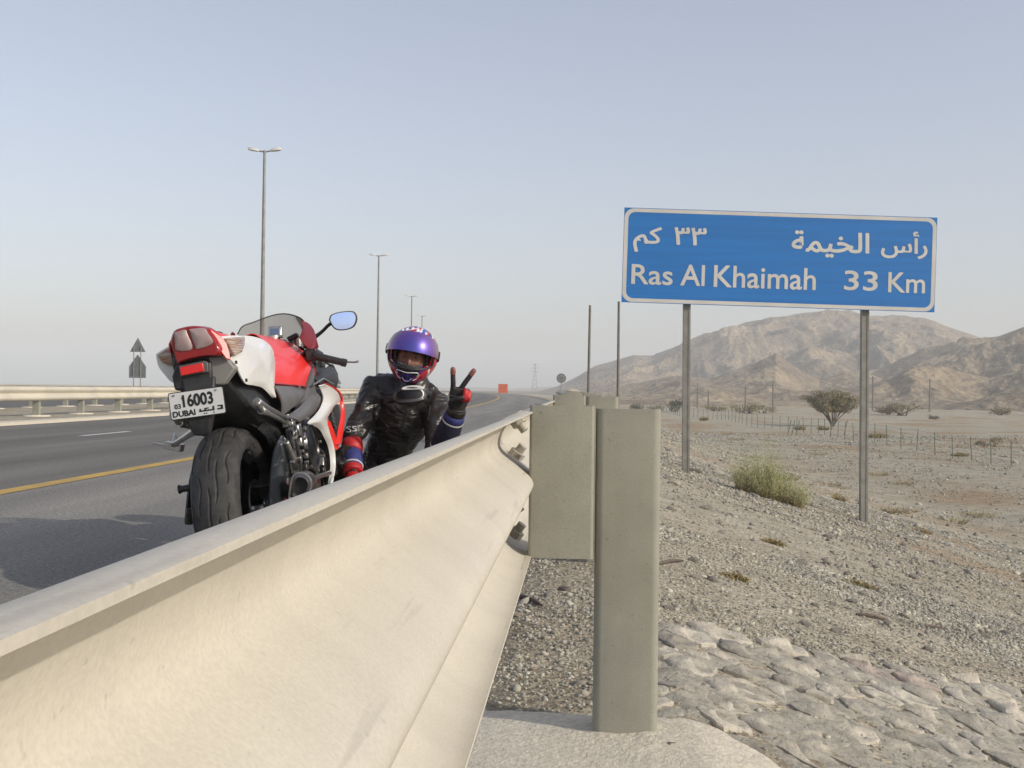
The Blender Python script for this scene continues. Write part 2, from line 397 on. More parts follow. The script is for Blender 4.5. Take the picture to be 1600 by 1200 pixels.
_perm = nrs.permutation(4096)
def vnoise(x, y, seed=0):
    xi = np.floor(x).astype(int); yi = np.floor(y).astype(int); xf = x - xi; yf = y - yi
    u = xf * xf * (3 - 2 * xf); v = yf * yf * (3 - 2 * yf)
    def h(a, b_): return _perm[(_perm[(a + seed * 131) & 4095] + b_) & 4095] / 4095.0
    return (h(xi, yi) * (1 - u) + h(xi + 1, yi) * u) * (1 - v) + (h(xi, yi + 1) * (1 - u) + h(xi + 1, yi + 1) * u) * v
def ridged(x, y, o=5, seed=0):
    a = 0; amp = .5; tot = 0
    for i in range(o):
        a = a + amp * (1 - np.abs(2 * vnoise(x, y, seed + i) - 1)); tot += amp; amp *= .5; x = x * 2.03 + 7.1; y = y * 2.03 + 3.7
    return a / tot
def elev(px, py): return at(px, py, 1.0) - CAM
def ridge_arr(pts):
    """skyline given as picture points -> (azimuth, tangent of elevation)"""
    A = []
    for (px, py) in pts:
        d = elev(px, py); A.append((math.atan2(d.x, d.y), d.z / math.hypot(d.x, d.y)))
    A.sort(); return np.array(A)
def hills(name, ridges, az0, az1, na, r0, r1, nr, amp, freq, seed, foot):
    az = np.linspace(az0, az1, na)
    rr = r0 * (r1 / r0) ** np.linspace(0, 1, nr)
    AZ, RR = np.meshgrid(az, rr)
    X = RR * np.sin(AZ); Y = RR * np.cos(AZ)
    H = np.full_like(X, foot)
    for (pts, rad, wn, wf, sd) in ridges:
        A = ridge_arr(pts)
        hh = np.interp(AZ, A[:, 0], A[:, 1]) * rad + CAM.z
        rad_l = rad * (1 + .10 * (vnoise(AZ * 9 + 3, AZ * 0 + sd, sd) - .5))
        t = (RR - rad_l)
        prof = np.where(t < 0, np.clip(1 + t / (rad * wn), 0, 1), np.clip(1 - t / (rad * wf), 0, 1))
        prof = prof ** 1.25
        wx = 26 * (vnoise(X * .012, Y * .012, 71) - .5); wy = 26 * (vnoise(X * .012 + 9, Y * .012 + 5, 72) - .5)
        gul = .62 * ridged((X + wx) * freq, (Y + wy) * freq, 6, seed + sd) + .38 * ridged((X + wx) * freq * .45, (Y + wy) * freq * .45, 3, seed + sd + 40)
        h = foot + (hh - foot) * prof + (gul - .62) * amp * np.clip(hh - foot, 0, 60) * np.clip(prof * 3, 0, 1) * (1.0 - .80 * prof ** 4)
        H = np.maximum(H, h)
    v = np.stack([X.ravel(), Y.ravel(), H.ravel()], 1)
    i = np.arange(nr - 1)[:, None] * na + np.arange(na - 1)[None, :]
    f = np.stack([i, i + 1, i + na + 1, i + na], -1).reshape(-1, 4)
    return struct(mesh_np(name, v, f, M['hill'], smooth=True))
main = [(700, 611), (800, 611), (840, 612), (870, 604), (900, 589), (930, 571), (960, 563), (990, 556), (1020, 558), (1050, 548), (1080, 536), (1110, 526), (1140, 516), (1180, 505), (1230, 495), (1290, 488),
        (1350, 487), (1410, 489), (1460, 497), (1500, 515), (1560, 540), (1640, 560), (1800, 540), (2000, 520), (2300, 540), (2800, 590)]
right = [(1180, 625), (1250, 612), (1330, 596), (1390, 570), (1440, 545), (1480, 532), (1510, 523), (1560, 519), (1600, 511), (1660, 500), (1760, 505), (1900, 520), (2100, 505), (2300, 530), (2800, 590)]
mid1 = [(900, 615), (960, 605), (1010, 598), (1060, 588), (1110, 592), (1150, 578), (1180, 568), (1212, 552), (1245, 572), (1280, 590), (1320, 578), (1360, 582), (1400, 598), (1500, 600), (1700, 600)]
foot1 = [(980, 618), (1040, 612), (1100, 604), (1150, 610), (1200, 604), (1260, 612), (1330, 606), (1390, 592), (1430, 574), (1470, 568), (1500, 578), (1545, 590), (1600, 578), (1680, 565), (1800, 575), (2000, 570), (2400, 600)]
spur = [(1470, 632), (1520, 626), (1570, 612), (1610, 602), (1680, 590), (1800, 585), (2100, 590), (2400, 612)]
hills('mountain', [(main, 900, .42, .5, 1)], R(-6), R(48), 700, 480, 1500, 320, 1.25, .0125, 3, -2.4)
hills('hills', [(right, 520, .34, .35, 2), (mid1, 480, .26, .3, 3)], R(0), R(48), 760, 300, 800, 300, 1.45, .020, 9, -2.4)
hills('foothills', [(foot1, 330, .2, .25, 5), (spur, 250, .14, .2, 6)], R(0), R(48), 720, 200, 460, 230, 1.3, .040, 17, -2.4)
dune = [(500, 612), (600, 609), (680, 606), (740, 605), (800, 607), (860, 604), (900, 606), (1000, 610)]
hills('distant_hills', [(dune, 1900, .25, .25, 8)], R(-25), R(12), 160, 1300, 2450, 60, .3, .004, 23, -1.5)
# pale heap of sand behind the guardrail
c = at(893, 620, 60); mb = MB()
prof = [(0, 1.05), (.25, .98), (.5, .72), (.7, .35), (.78, .1), (.8, 0)]
mb.lathe([(gz(c.x, c.y) + .1 + .85 * (1 - (q / 1.05) ** 2), max(q, .01)) for q in (0.01, .2, .4, .6, .8, 1.05)], (c.x, c.y, 0), 'z', 20)
tag(mb.build('sand_heap', mat('pale_sand', (.42, .38, .31), .95, 0, (.36, .33, .27), 3, 4, .3, 20), origin=(c.x, c.y, gz(c.x, c.y))), 'small pale heap of sand at the verge beyond the guardrail posts', 'heap')

# ------------------------------------------------------------------ near guardrail
W = [(0.000, 0.0), (0.008, -.001), (0.022, .002), (0.038, .009), (0.052, .019), (0.064, .031), (0.073, .045), (0.078, .058), (0.0795, .070), (0.078, .080), (0.072, .090), (0.060, .100),
     (0.042, .112), (0.022, .127), (0.010, .136), (0.003, .144), (0.0, .152)]
W = W + [(d, .308 - z) for (d, z) in reversed(W)][0:]
def beam(name, s_back, z_top, y0, y1, material, face=-1, origin=None, step=.5, solid=.0032, parent=None, prof=W):
    """W-beam whose back plane is at s_back, bulging towards face (-1 is left)"""
    n = max(2, int(abs(y1 - y0) / step) + 1); rows_ = []
    for i in range(n):
        y = y0 + (y1 - y0) * i / (n - 1)
        rows_.append([road_pt(s_back + face * d, y, z_top - z) for (d, z) in prof])
    b_ = MB(); b_.grid(rows_)
    o = b_.build(name, material, parent, smooth=60, solid=solid, origin=origin)
    return o
RT, RB = .7245, -.113            # top of the rail, back plane
PITCH_P, Y_P = 2.3, 2.3
gr = empty('guardrail', (RB, Y_P, .05))
tag(gr, 'long pale W-beam guardrail with steel posts running from the foreground along the road verge', 'guardrail')
def loc(o, e=gr):
    """keeps a mesh made in place where it is, under thing e"""
    o.parent = e; o.matrix_parent_inverse = e.matrix_basis.inverted(); return o
loc(beam('beam', RB + .0085, RT - .001, -1.75, 2.395, M['rail'], step=.25))
loc(beam('splice_plate', RB + .005, RT - .0005, 2.05, 2.455, M['rail'], step=.1))
loc(beam('beam', RB + .0015, RT, 2.12, 6.5, M['rail'], step=.25))
for k in range(1, 14):
    loc(beam('beam', RB + (.006 if k % 2 else .0015), RT, 2.2 + 4.14 * k - .12, 2.2 + 4.14 * (k + 1) + .12, M['rail'], step=1.0))
def rounded_c(cx, cy, wd, dp, r, t=.005):
    """outline of a channel with rounded corners whose web faces the camera (-y)"""
    P = []
    x0, x1, y0, y1 = cx - wd / 2, cx + wd / 2, cy, cy + dp
    def arc(ax, ay, a0, a1, q=5): return [(ax + r * math.cos(R(a0 + (a1 - a0) * i / q)), ay + r * math.sin(R(a0 + (a1 - a0) * i / q))) for i in range(q + 1)]
    P = [(x0 + .025, y1), ] + arc(x0 + r, y1 - r, 90, 180) + arc(x0 + r, y0 + r, 180, 270) + arc(x1 - r, y0 + r, 270, 360) + arc(x1 - r, y1 - r, 0, 90) + [(x1 - .025, y1)]
    return P
def channel(name, cx, cy, z0, z1, wd, dp, r, material):
    P = rounded_c(cx, cy, wd, dp, r)
    b_ = MB(); b_.grid([[(x, y, z) for (x, y) in P] for z in np.linspace(z0, z1, 6)])
    return b_.build(name, material, smooth=28, solid=.005)
post0 = channel('post', .096, Y_P, -.25, .7325, .136, .085, .017, M['post']); loc(post0)
block0 = channel('spacer_block', -.0445, Y_P - .004,   .415, .7375, .137, .085, .007, M['post']); loc(block0)
for k in range(1, 24):
    y = Y_P + PITCH_P * k + (.02 if k == 1 else 0)
    for o in (post0, block0):
        c = o.copy(); COL.objects.link(c); c.location = o.location + V(bend(y) - .008 * min(k, 2), PITCH_P * k + (.02 if k == 1 else 0), .012)
# splice bolts: washer, nut and threaded end
def bolt(p, axis, material):
    ax = Vector(axis).normalized(); b_ = MB()
    def pr(a, h0, h1, n=6, ph=0):
        u = ax.orthogonal().normalized(); v = ax.cross(u)
        rings = [[Vector(p) + ax * h + (u * math.cos(2 * math.pi * k / n + ph) + v * math.sin(2 * math.pi * k / n + ph)) * a for k in range(n)] for h in (h0, h1)]
        b_.loft(rings)
    pr(.024, -.002, .004, 16); pr(.0185, .004, .022, 6, .4); pr(.0105, .022, .040, 12)
    return loc(b_.build('splice_bolt', material, smooth=30, bevel=.001))
for (yy, d, z, ax) in ((2.46, .044, .018, (.62, -.0, -.78)), (2.46, .046, .1135, (.58, 0, .8)), (2.44, .048, .199, (.55, 0, -.83)), (2.46, .046, .293, (.6, 0, .8)),
                       (2.30, .044, .018, (.62, -.0, -.78)) , (2.30, .046, .293, (.6, 0, .8))):
    if yy < 2.4: continue
    n_ = Vector(ax)
    bolt((RB + .006 - d - .006, yy + .03, RT - z), (n_.x, -.15, n_.z), M['bolt_dark'] if z == .199 else M['bolt'])

# concrete footing and the mortared stone apron
fs = [(-.34, 2.1), (-.33, 2.46), (-.16, 2.49), (.02, 2.46), (.17, 2.44), (.33, 2.38), (.42, 2.22), (.36, 2.02), (.2, 1.93), (-.02, 1.96), (-.2, 1.9)]
rows_ = []
fs2 = spline([(x, y, 0) for x, y in fs + fs[:1]], 90)[:-1]
cx_, cy_ = .08, 2.14
for q, dz in ((1.02, -.03), (1.0, -.004), (.97, .002), (.9, .006), (.8, .007), (.7, .008), (.6, .008), (.5, .008), (.4, .008), (.3, .008), (.15, .008)):
    rows_.append([V(cx_ + (p.x - cx_) * q, cy_ + (p.y - cy_) * q, gz(cx_ + (p.x - cx_) * q, cy_ + (p.y - cy_) * q) + dz + (.005 * noise.noise((p.x * 14 * q, p.y * 14 * q, 0)) + .003 * noise.noise((p.x * 45 * q, p.y * 45 * q, 0)) if q < 1 else 0)) for p in fs2])
mb = MB(); mb.loft(rows_)
tag(mb.build('concrete_footing', M['concrete'], smooth=60, origin=(cx_, cy_, .05)), 'rough pale concrete pad cast around the base of the nearest guardrail post', 'footing')

ap = empty('stone_apron', (.9, 3.0, gz(.9, 3.0)))
tag(ap, 'apron of flat grey stones set in mortar on the slope beside the guardrail post', 'paving')
edge = [(.12, 2.44), (.14, 3.0), (.16, 3.42), (.45, 3.52), (.75, 3.62), (1.1, 3.8), (1.45, 4.02), (1.8, 4.3), (2.3, 4.5), (3.0, 4.6), (3.0, 1.4), (.6, 1.4), (.44, 1.9), (.44, 2.2), (.36, 2.38)]
def inside(x, y, P):
    c = False; j = len(P) - 1
    for i in range(len(P)):
        if (P[i][1] > y) != (P[j][1] > y) and x < (P[j][0] - P[i][0]) * (y - P[i][1]) / (P[j][1] - P[i][1]) + P[i][0]: c = not c
        j = i
    return c
def edge_dist(x, y, P):
    best = 9
    for i in range(len(P)):
        ax, ay = P[i]; bx, by = P[(i + 1) % len(P)]
        t = max(0, min(1, ((x - ax) * (bx - ax) + (y - ay) * (by - ay)) / ((bx - ax) ** 2 + (by - ay) ** 2)))
        best = min(best, math.hypot(x - ax - t * (bx - ax), y - ay - t * (by - ay)))
    return best
# mortar bed
mb = MB(); N1 = 190; gx = np.linspace(.05, 3.05, N1); gy = np.linspace(1.35, 4.65, N1); rows_ = []
for y in gy:
    row = []
    for x in gx:
        ed = edge_dist(x, y, edge) * (1 if inside(x, y, edge) else -1)
        h = .003 + .010 * noise.noise((x * 9, y * 9, 3)) + .008 * noise.noise((x * 25, y * 25, 1)) + .005 * noise.noise((x * 55, y * 55, 6))
        k = max(0, min(1, (ed + .03) / .06)); row.append(V(x, y, gz(x, y) - .05 + (.05 + h) * k))
    rows_.append(row)
mb.grid(rows_); loc(mb.build('mortar_bed', M['mortar'], smooth=60), ap)
# stones as uneven cells
pts = []
for i in range(14000):
    x = rnd.uniform(.05, 3.0); y = rnd.uniform(1.4, 4.65)
    if not inside(x, y, edge): continue
    dmin = .075 + .13 * max(0, noise.noise((x * 2.1, y * 2.1, 9)) + .35)
    if all((x - a) ** 2 + ((y - b_) * 1.25) ** 2 > ((dmin + e_) / 2) ** 2 * 1.25 for (a, b_, e_) in pts): pts.append((x, y, dmin))
nst = 0
def clip(poly, a, b_, gap):
    mx_, my_ = (a[0] + b_[0]) / 2, (a[1] + b_[1]) / 2; nx, ny = b_[0] - a[0], b_[1] - a[1]; l = math.hypot(nx, ny); nx /= l; ny /= l
    mx_ -= nx * gap; my_ -= ny * gap; out = []
    for i in range(len(poly)):
        p, q = poly[i], poly[(i + 1) % len(poly)]
        dp = (p[0] - mx_) * nx + (p[1] - my_) * ny; dq = (q[0] - mx_) * nx + (q[1] - my_) * ny
        if dp <= 0: out.append(p)
        if dp * dq < 0: t = dp / (dp - dq); out.append((p[0] + (q[0] - p[0]) * t, p[1] + (q[1] - p[1]) * t))
    return out
cand = sorted(pts, key=lambda p: p[0] ** 2 + p[1] ** 2)
for p in cand:
    if nst >= 296: break
    if p[0] / p[1] > .6: continue                                  # far outside the picture
    if rnd.random() < .13: continue                                 # gaps where the mortar shows
    poly = [(p[0] - .3, p[1] - .3), (p[0] + .3, p[1] - .3), (p[0] + .3, p[1] + .3), (p[0] - .3, p[1] + .3)]
    gap = rnd.uniform(.006, .017)
    for q in pts:
        if q is not p and abs(q[0] - p[0]) < .6 and abs(q[1] - p[1]) < .6 and poly: poly = clip(poly, p, q, gap)
    if len(poly) < 3: continue
    # round and roughen the outline
    P = []
    for i in range(len(poly)):
        a, b_ = poly[i], poly[(i + 1) % len(poly)]
        for t in (.1, .3, .5, .7, .9): P.append((a[0] + (b_[0] - a[0]) * t, a[1] + (b_[1] - a[1]) * t))
    P = [(p[0] + (x - p[0]) * (1 + .20 * noise.noise((x * 19, y * 19, 5)) + .12 * noise.noise((x * 60, y * 60, 3))), p[1] + (y - p[1]) * (1 + .20 * noise.noise((x * 19, y * 19, 8)) + .12 * noise.noise((x * 60, y * 60, 6)))) for x, y in P]
    P = [q for q in P if inside(q[0], q[1], [(a, b2 + .06) if b2 > 3.4 else (a - .05, b2) for a, b2 in edge])]
    if len(P) < 5: continue
    hgt = .002 + .014 * rnd.random() ** 1.3; tl = (rnd.uniform(-.05, .05), rnd.uniform(-.05, .05))
    rings = []
    for q, hz in ((1.0, -.02), (.985, hgt * .55), (.93, hgt * .85), (.78, hgt), (.55, hgt * 1.02), (.3, hgt), (.1, hgt)):
        rings.append([V(p[0] + (x - p[0]) * q, p[1] + (y - p[1]) * q, gz(x, y) + .0 + hz + (0 if hz < 0 else (x - p[0]) * q * tl[0] + (y - p[1]) * q * tl[1] + .005 * noise.noise(((p[0] + (x - p[0]) * q) * 17, (p[1] + (y - p[1]) * q) * 17, 2)) + .004 * noise.noise(((p[0] + (x - p[0]) * q) * 48, (p[1] + (y - p[1]) * q) * 48, 4)))) for x, y in P])
    b_ = MB(); b_.loft(rings)
    m_ = M['stone']; u = rnd.random()
    if u < .3: m_ = M['stone_pale']
    elif u < .33: m_ = M['stone_pink']
    loc(b_.build('stone', m_, smooth=32), ap); nst += 1

# ------------------------------------------------------------------ gravel
def rock_tpl(n, seed, kind):
    rs = np.random.RandomState(seed); out = []
    for i in range(n):
        if kind == 'ico':
            bm = bmesh.new(); bmesh.ops.create_icosphere(bm, subdivisions=1, radius=1)
            v = np.array([q.co[:] for q in bm.verts]); f = np.array([[x.index for x in q.verts] for q in bm.faces]); bm.free()
        else:
            v = np.array([(1, 0, 0), (-1, 0, 0), (0, 1, 0), (0, -1, 0), (0, 0, 1), (0, 0, -1.)]); f = np.array([(0, 2, 4), (2, 1, 4), (1, 3, 4), (3, 0, 4), (2, 0, 5), (1, 2, 5), (3, 1, 5), (0, 3, 5)])
        v = v * rs.uniform(.65, 1.25, (len(v), 1)) + rs.uniform(-.12, .12, v.shape)
        v = np.sign(v) * np.abs(v) ** .85
        out.append((v, f))
    return out
def scatter(name, P, size, kind, material, seed):
    tp = rock_tpl(8, seed, kind); rs = np.random.RandomState(seed + 1); VV, FF = [], []; off = 0
    which = rs.randint(0, 8, len(P))
    for t in range(8):
        idx = np.where(which == t)[0]
        if not len(idx): continue
        v, f = tp[t]; n = len(idx)
        sc_ = size[idx][:, None] * np.stack([rs.uniform(.7, 1.3, n), rs.uniform(.6, 1.1, n), rs.uniform(.35, .75, n)], 1)
        a = rs.uniform(0, 6.28, n); ca, sa = np.cos(a), np.sin(a)
        q = v[None] * sc_[:, None, :]
        tilt = rs.uniform(-.5, .5, (n, 1)); q[:, :, 2] += q[:, :, 0] * tilt
        x = q[:, :, 0] * ca[:, None] - q[:, :, 1] * sa[:, None]; y = q[:, :, 0] * sa[:, None] + q[:, :, 1] * ca[:, None]
        q = np.stack([x, y, q[:, :, 2]], -1) + P[idx][:, None, :]
        VV.append(q.reshape(-1, 3)); FF.append((f[None] + (np.arange(n) * len(v))[:, None, None] + off).reshape(-1, 3)); off += n * len(v)
    return struct(mesh_np(name, np.concatenate(VV), np.concatenate(FF), material), 'stuff')
def place(n, fx, sz):
    P = []; S = []
    while len(P) < n:
        x, y = fx()
        s = x - bend(y)
        if s < -.24 or x > .48 * y + .6: continue
        if inside(x, y, edge) and edge_dist(x, y, edge) > .03 and rnd.random() > (.62 if noise.noise((x * 4, y * 4, 3)) > .12 else .13): continue
        if ((x - .08) / .36) ** 2 + ((y - 2.14) / .36) ** 2 < 1 and rnd.random() > .2: continue
        if noise.noise((x * .55, y * .4, 11)) < -.12 and y > 4 and rnd.random() < .75: continue
        r_ = sz(y); P.append((x, y, gz(x, y) + r_ * .12)); S.append(r_)
    return np.array(P), np.array(S)
P, S = place(38000, lambda: (rnd.uniform(-.24, 3.4), 1.7 + 4.8 * rnd.random() ** .85), lambda y: .0038 * math.exp(rnd.gauss(0, .42)) * (1 + .16 * (y - 2)))
scatter('gravel', P, S, 'ico', M['pebble'], 3)
P, S = place(52000, lambda: (rnd.uniform(-.2, 9), 5.5 + 14 * rnd.random() ** .9), lambda y: .0085 * math.exp(rnd.gauss(0, .5)) * (y / 8) ** .5)
scatter('gravel', P, S, 'oct', M['pebble'], 5)
P, S = place(26000, lambda: (rnd.uniform(0, 40), 17 + 60 * rnd.random() ** 1.2), lambda y: .022 * math.exp(rnd.gauss(0, .5)) * (y / 25) ** .5)
scatter('gravel', P, S, 'oct', M['pebble'], 7)
# larger loose stones, each on its own
def rock_mesh(seed, material):
    bm = bmesh.new(); bmesh.ops.create_icosphere(bm, subdivisions=2, radius=1); rs = random.Random(seed); o_ = rs.uniform(0, 50)
    for v in bm.verts:
        k = 1 + .35 * noise.noise(v.co * 1.1 + V(o_, 0, 0)) + .12 * noise.noise(v.co * 3 + V(o_, 5, 0)); v.co *= k
        for ax in range(3): v.co[ax] = max(-.8, min(.8, v.co[ax]))
    me = bpy.data.meshes.new('loose_stone'); bm.to_mesh(me); bm.free(); me.materials.append(material); me.shade_smooth(); me.set_sharp_from_angle(angle=R(28)); return me
M['loose'] = mat('loose_rock', (.36, .33, .275), .9, 0, (.28, .26, .22), 2, 6, .8, 6, bdist=.05)
RM = [rock_mesh(i, M['stone_pale'] if i % 3 == 0 else M['loose']) for i in range(6)]
cnt = 0
while cnt < 90:
    y = 2.6 + 20 * rnd.random() ** 1.3; x = rnd.uniform(.2, .46 * y); s = x - bend(y)
    if s < .25 or inside(x, y, edge): continue
    r_ = rnd.uniform(.003, .0072) * y ** .9
    o = bpy.data.objects.new('loose_stone', RM[cnt % 6]); link(o); o.location = (x, y, gz(x, y) + r_ * .15); o.scale = (r_ * rnd.uniform(.9, 1.5), r_, r_ * rnd.uniform(.4, .7)); o.rotation_euler = (rnd.uniform(-.3, .3), rnd.uniform(-.3, .3), rnd.uniform(0, 6))
    zx = 'right of the second sign post' if x / y > .268 else ('between the two sign posts' if x / y > .10 else 'left of the first sign post')
    zy = 'near the stone apron' if y < 6 else ('below the feathery shrub' if y < 12.5 else 'beyond the feathery shrub')
    tag(o, '%s loose stone in the gravel %s, %s' % ('pale' if cnt % 3 == 0 else 'grey', zx, zy), 'stone', 'loose stones on the gravel slope'); cnt += 1
def rock_at(px, py, Y, r_, m, label, sc3=(1.4, 1, .5)):
    p = at(px, py, Y); o = bpy.data.objects.new('loose_stone', rock_mesh(int(px), m)); link(o); o.location = (p.x, p.y, gz(p.x, p.y) + r_ * .2); o.scale = tuple(r_ * q for q in sc3); o.rotation_euler = (0, .1, px)
    tag(o, label, 'stone')
def on_ground(px, py):
    lo, hi = 1.2, 200.0
    for i in range(60):
        m_ = (lo + hi) / 2; p = at(px, py, m_)
        if p.z > gz(p.x, p.y): lo = m_
        else: hi = m_
    return lo
for (px, py, r_, m, lb) in ((1087, 738, .075, M['dark_stone'], 'dark brown flat stone on the gravel right of the first sign post'), (1052, 757, .06, M['stone_pale'], 'pale stone on the gravel just right of the guardrail post top'),
                            (798, 962, .028, M['stone_pink'], 'rounded brownish stone beside the guardrail beam under the spacer block'), (882, 922, .022, M['dark_stone'], 'dark small stone on the gravel below the spacer block'),
                            (1050, 1166, .014, M['dark_stone'], 'dark chip of stone lying on the concrete footing'), (1126, 720, .05, M['dark_stone'], 'dark stone on the slope between the sign post and the green bush')):
    rock_at(px, py, on_ground(px, py), r_, m, lb)
def stick(a, b_, r_, label):
    p, q = at(*a, on_ground(*a)), at(*b_, on_ground(*b_)); m_ = (p + q) / 2 + V(.0, .01, .012)
    b = MB(); b.tube(spline([p + V(0, 0, r_), m_, q + V(0, 0, r_)], 7), [r_ * .6, r_, r_ * 1.1, r_ * 1.2, r_, r_ * .8, r_ * .4], 6)
    tag(b.build('stick', M['wood'], origin=tuple(p)), label, 'stick')
stick((806, 934), (848, 950), .008, 'dark dry stick on the gravel between the beam and the post')
stick((1338, 962), (1388, 972), .008, 'dark bent stick on the gravel above the stone apron')
stick((1028, 884), (1068, 878), .007, 'thin dark twig on the gravel right of the nearest post')
stick((1440, 980), (1480, 986), .006, 'thin dry twig on the slope at the far right of the stone apron')

# ------------------------------------------------------------------ lettering
def text_mesh(name, s, size, material, parent, origin, xdir, ydir, weight=0., thick=.001, width=None, height=None, bold=0., step_=.00013):
    """flat lettering laid on the plane origin + xdir, ydir; width/height stretch it to fit"""
    c = bpy.data.curves.new('t', 'FONT'); c.body = s; c.size = 1; c.offset = weight; c.resolution_u = 4
    o = bpy.data.objects.new('t', c); COL.objects.link(o)
    bpy.context.view_layer.update()
    me = bpy.data.meshes.new_from_object(o.evaluated_get(bpy.context.evaluated_depsgraph_get()))
    bpy.data.objects.remove(o)
    P = np.array([v.co[:] for v in me.vertices]); F_ = [tuple(p.vertices) for p in me.polygons]
    # joined letters overlap a little: lift every other piece by a hair
    par = list(range(len(P)))
    def find(i):
        while par[i] != i: par[i] = par[par[i]]; i = par[i]
        return i
    for f in F_:
        for i in f[1:]: par[find(i)] = find(f[0])
    roots = {}
    lift = np.array([roots.setdefault(find(i), len(roots)) % 3 for i in range(len(P))]) * .0004
    x0, x1, y0, y1 = P[:, 0].min(), P[:, 0].max(), P[:, 1].min(), P[:, 1].max()
    kx = size if width is None else width / (x1 - x0); ky = size if height is None else height / (y1 - y0)
    if width is not None and height is None: ky = kx
    if height is not None and width is None: kx = ky
    X, Y = Vector(xdir).normalized(), Vector(ydir).normalized(); Nn = X.cross(Y)
    offs = [(0, 0)]
    if bold:                                  # heavier strokes: the letter repeated round its own edge
        offs += [(math.cos(a) * bold, math.sin(a) * bold) for a in np.linspace(0, 6.283, 13)[:-1]]
        x0 -= bold; x1 += bold; y0 -= bold; y1 += bold
        kx = size if width is None else width / (x1 - x0); ky = size if height is None else height / (y1 - y0)
    verts = []; FF_ = []
    for i, (ox, oy) in enumerate(offs):
        FF_ += [tuple(j + len(verts) for j in f) for f in F_]
        verts += [Vector(origin) + X * ((p[0] + ox - x0) * kx) + Y * ((p[1] + oy - y0) * ky) + Nn * (thick + l + step_ * i) for p, l in zip(P, lift)]
    m2 = bpy.data.meshes.new(name); m2.from_pydata(verts, [], FF_); m2.materials.append(material)
    return link(bpy.data.objects.new(name, m2), parent)

# ------------------------------------------------------------------ direction sign
YS = 13.8
sign = empty('direction_sign', (2.45, YS, gz(2.45, YS)))
tag(sign, 'large blue road sign with white Arabic and English distance lettering on two steel posts', 'road sign')
def atd(px, py, D): return CAM + (_f + _r * ((px - 800) / F) - _u * ((py - 600) / F)) * D
tl, tr, br, bl_ = atd(975, 324, YS), atd(1464, 340, YS), atd(1461, 488, YS), atd(971, 472, YS)
ex = (tr - tl).normalized(); ez = (tl - bl_); ez = (ez - ex * ez.dot(ex)).normalized(); en = ex.cross(ez)
SW, SH = (tr - tl).length, (tl - bl_).length
def sp(u, v, d=0): return bl_ + ex * u + ez * v + en * d      # en points towards the camera
mb = MB(); mb.prism([sp(0, 0, 0), sp(SW, 0, 0), sp(SW, SH, 0), sp(0, SH, 0)], -en * .012)
loc(mb.build('sign_panel', M['signblue'], smooth=0), sign)
# aluminium edging and stiffening rails behind
mb = MB()
for v in (.18, SH / 2, SH - .18): mb.prism([sp(.05, v - .03, -.014), sp(SW - .05, v - .03, -.014), sp(SW - .05, v + .03, -.014), sp(.05, v + .03, -.014)], -en * .03)
loc(mb.build('back_rail', M['pole'], smooth=0), sign)
def rrect(x0, y0, x1, y1, r, q=8):
    P = []
    for (cx, cy, a0) in ((x1 - r, y1 - r, 0), (x0 + r, y1 - r, 90), (x0 + r, y0 + r, 180), (x1 - r, y0 + r, 270)):
        P += [(cx + r * math.cos(R(a0 + 90 * i / q)), cy + r * math.sin(R(a0 + 90 * i / q))) for i in range(q + 1)]
    return P
k = SH / 148
o_ = rrect(.6 * k, .9 * k, SW - .6 * k, SH - .9 * k, 15 * k); i_ = rrect(6.6 * k, 6.6 * k, SW - 6.6 * k, SH - 6.6 * k, 11 * k)
mb = MB(); mb.loft([[sp(u, v, .0012) for u, v in o_], [sp(u, v, .0012) for u, v in i_]], True, False)
loc(mb.build('sign_border', M['signwhite'], smooth=0), sign)
def sign_text(name, s, px0, pxw, pyb, pyh, wt, bd=0.):
    # px offsets from the panel's lower left corner, in photo pixels
    t = text_mesh(name, s, 1, M['signwhite'], None, sp(px0 * SW / 490, pyb * k, 0), ex, ez, wt, .0016, pxw * SW / 490, pyh * k, bd)
    return loc(t, sign)
sign_text('lettering', "Ras", 14, 65, 28.5, 31.5, 0, .013)
sign_text('lettering', "Al", 91, 38, 29, 33, 0, .013)
sign_text('lettering', "Khaimah", 143, 160, 28, 34.5, 0, .013)
sign_text('lettering', "33", 347, 53, 30, 31, 0, .013)
sign_text('lettering', "Km", 416, 58, 29, 31.5, 0, .013)
sign_text('arabic_lettering', "\uFEE2\uFEDB", 15, 45, 79, 40, 0, .022)
sign_text('arabic_lettering', "\u0663\u0663", 79, 51, 92, 28, 0, .022)
sign_text('arabic_lettering', "\uFE94\uFEE4\uFEF4\uFEA8\uFEDF\uFE8D", 263, 122, 80, 41, 0, .022)
sign_text('arabic_lettering', "\uFEB1\uFE83\uFEAD", 403, 73, 82, 43, 0, .022)
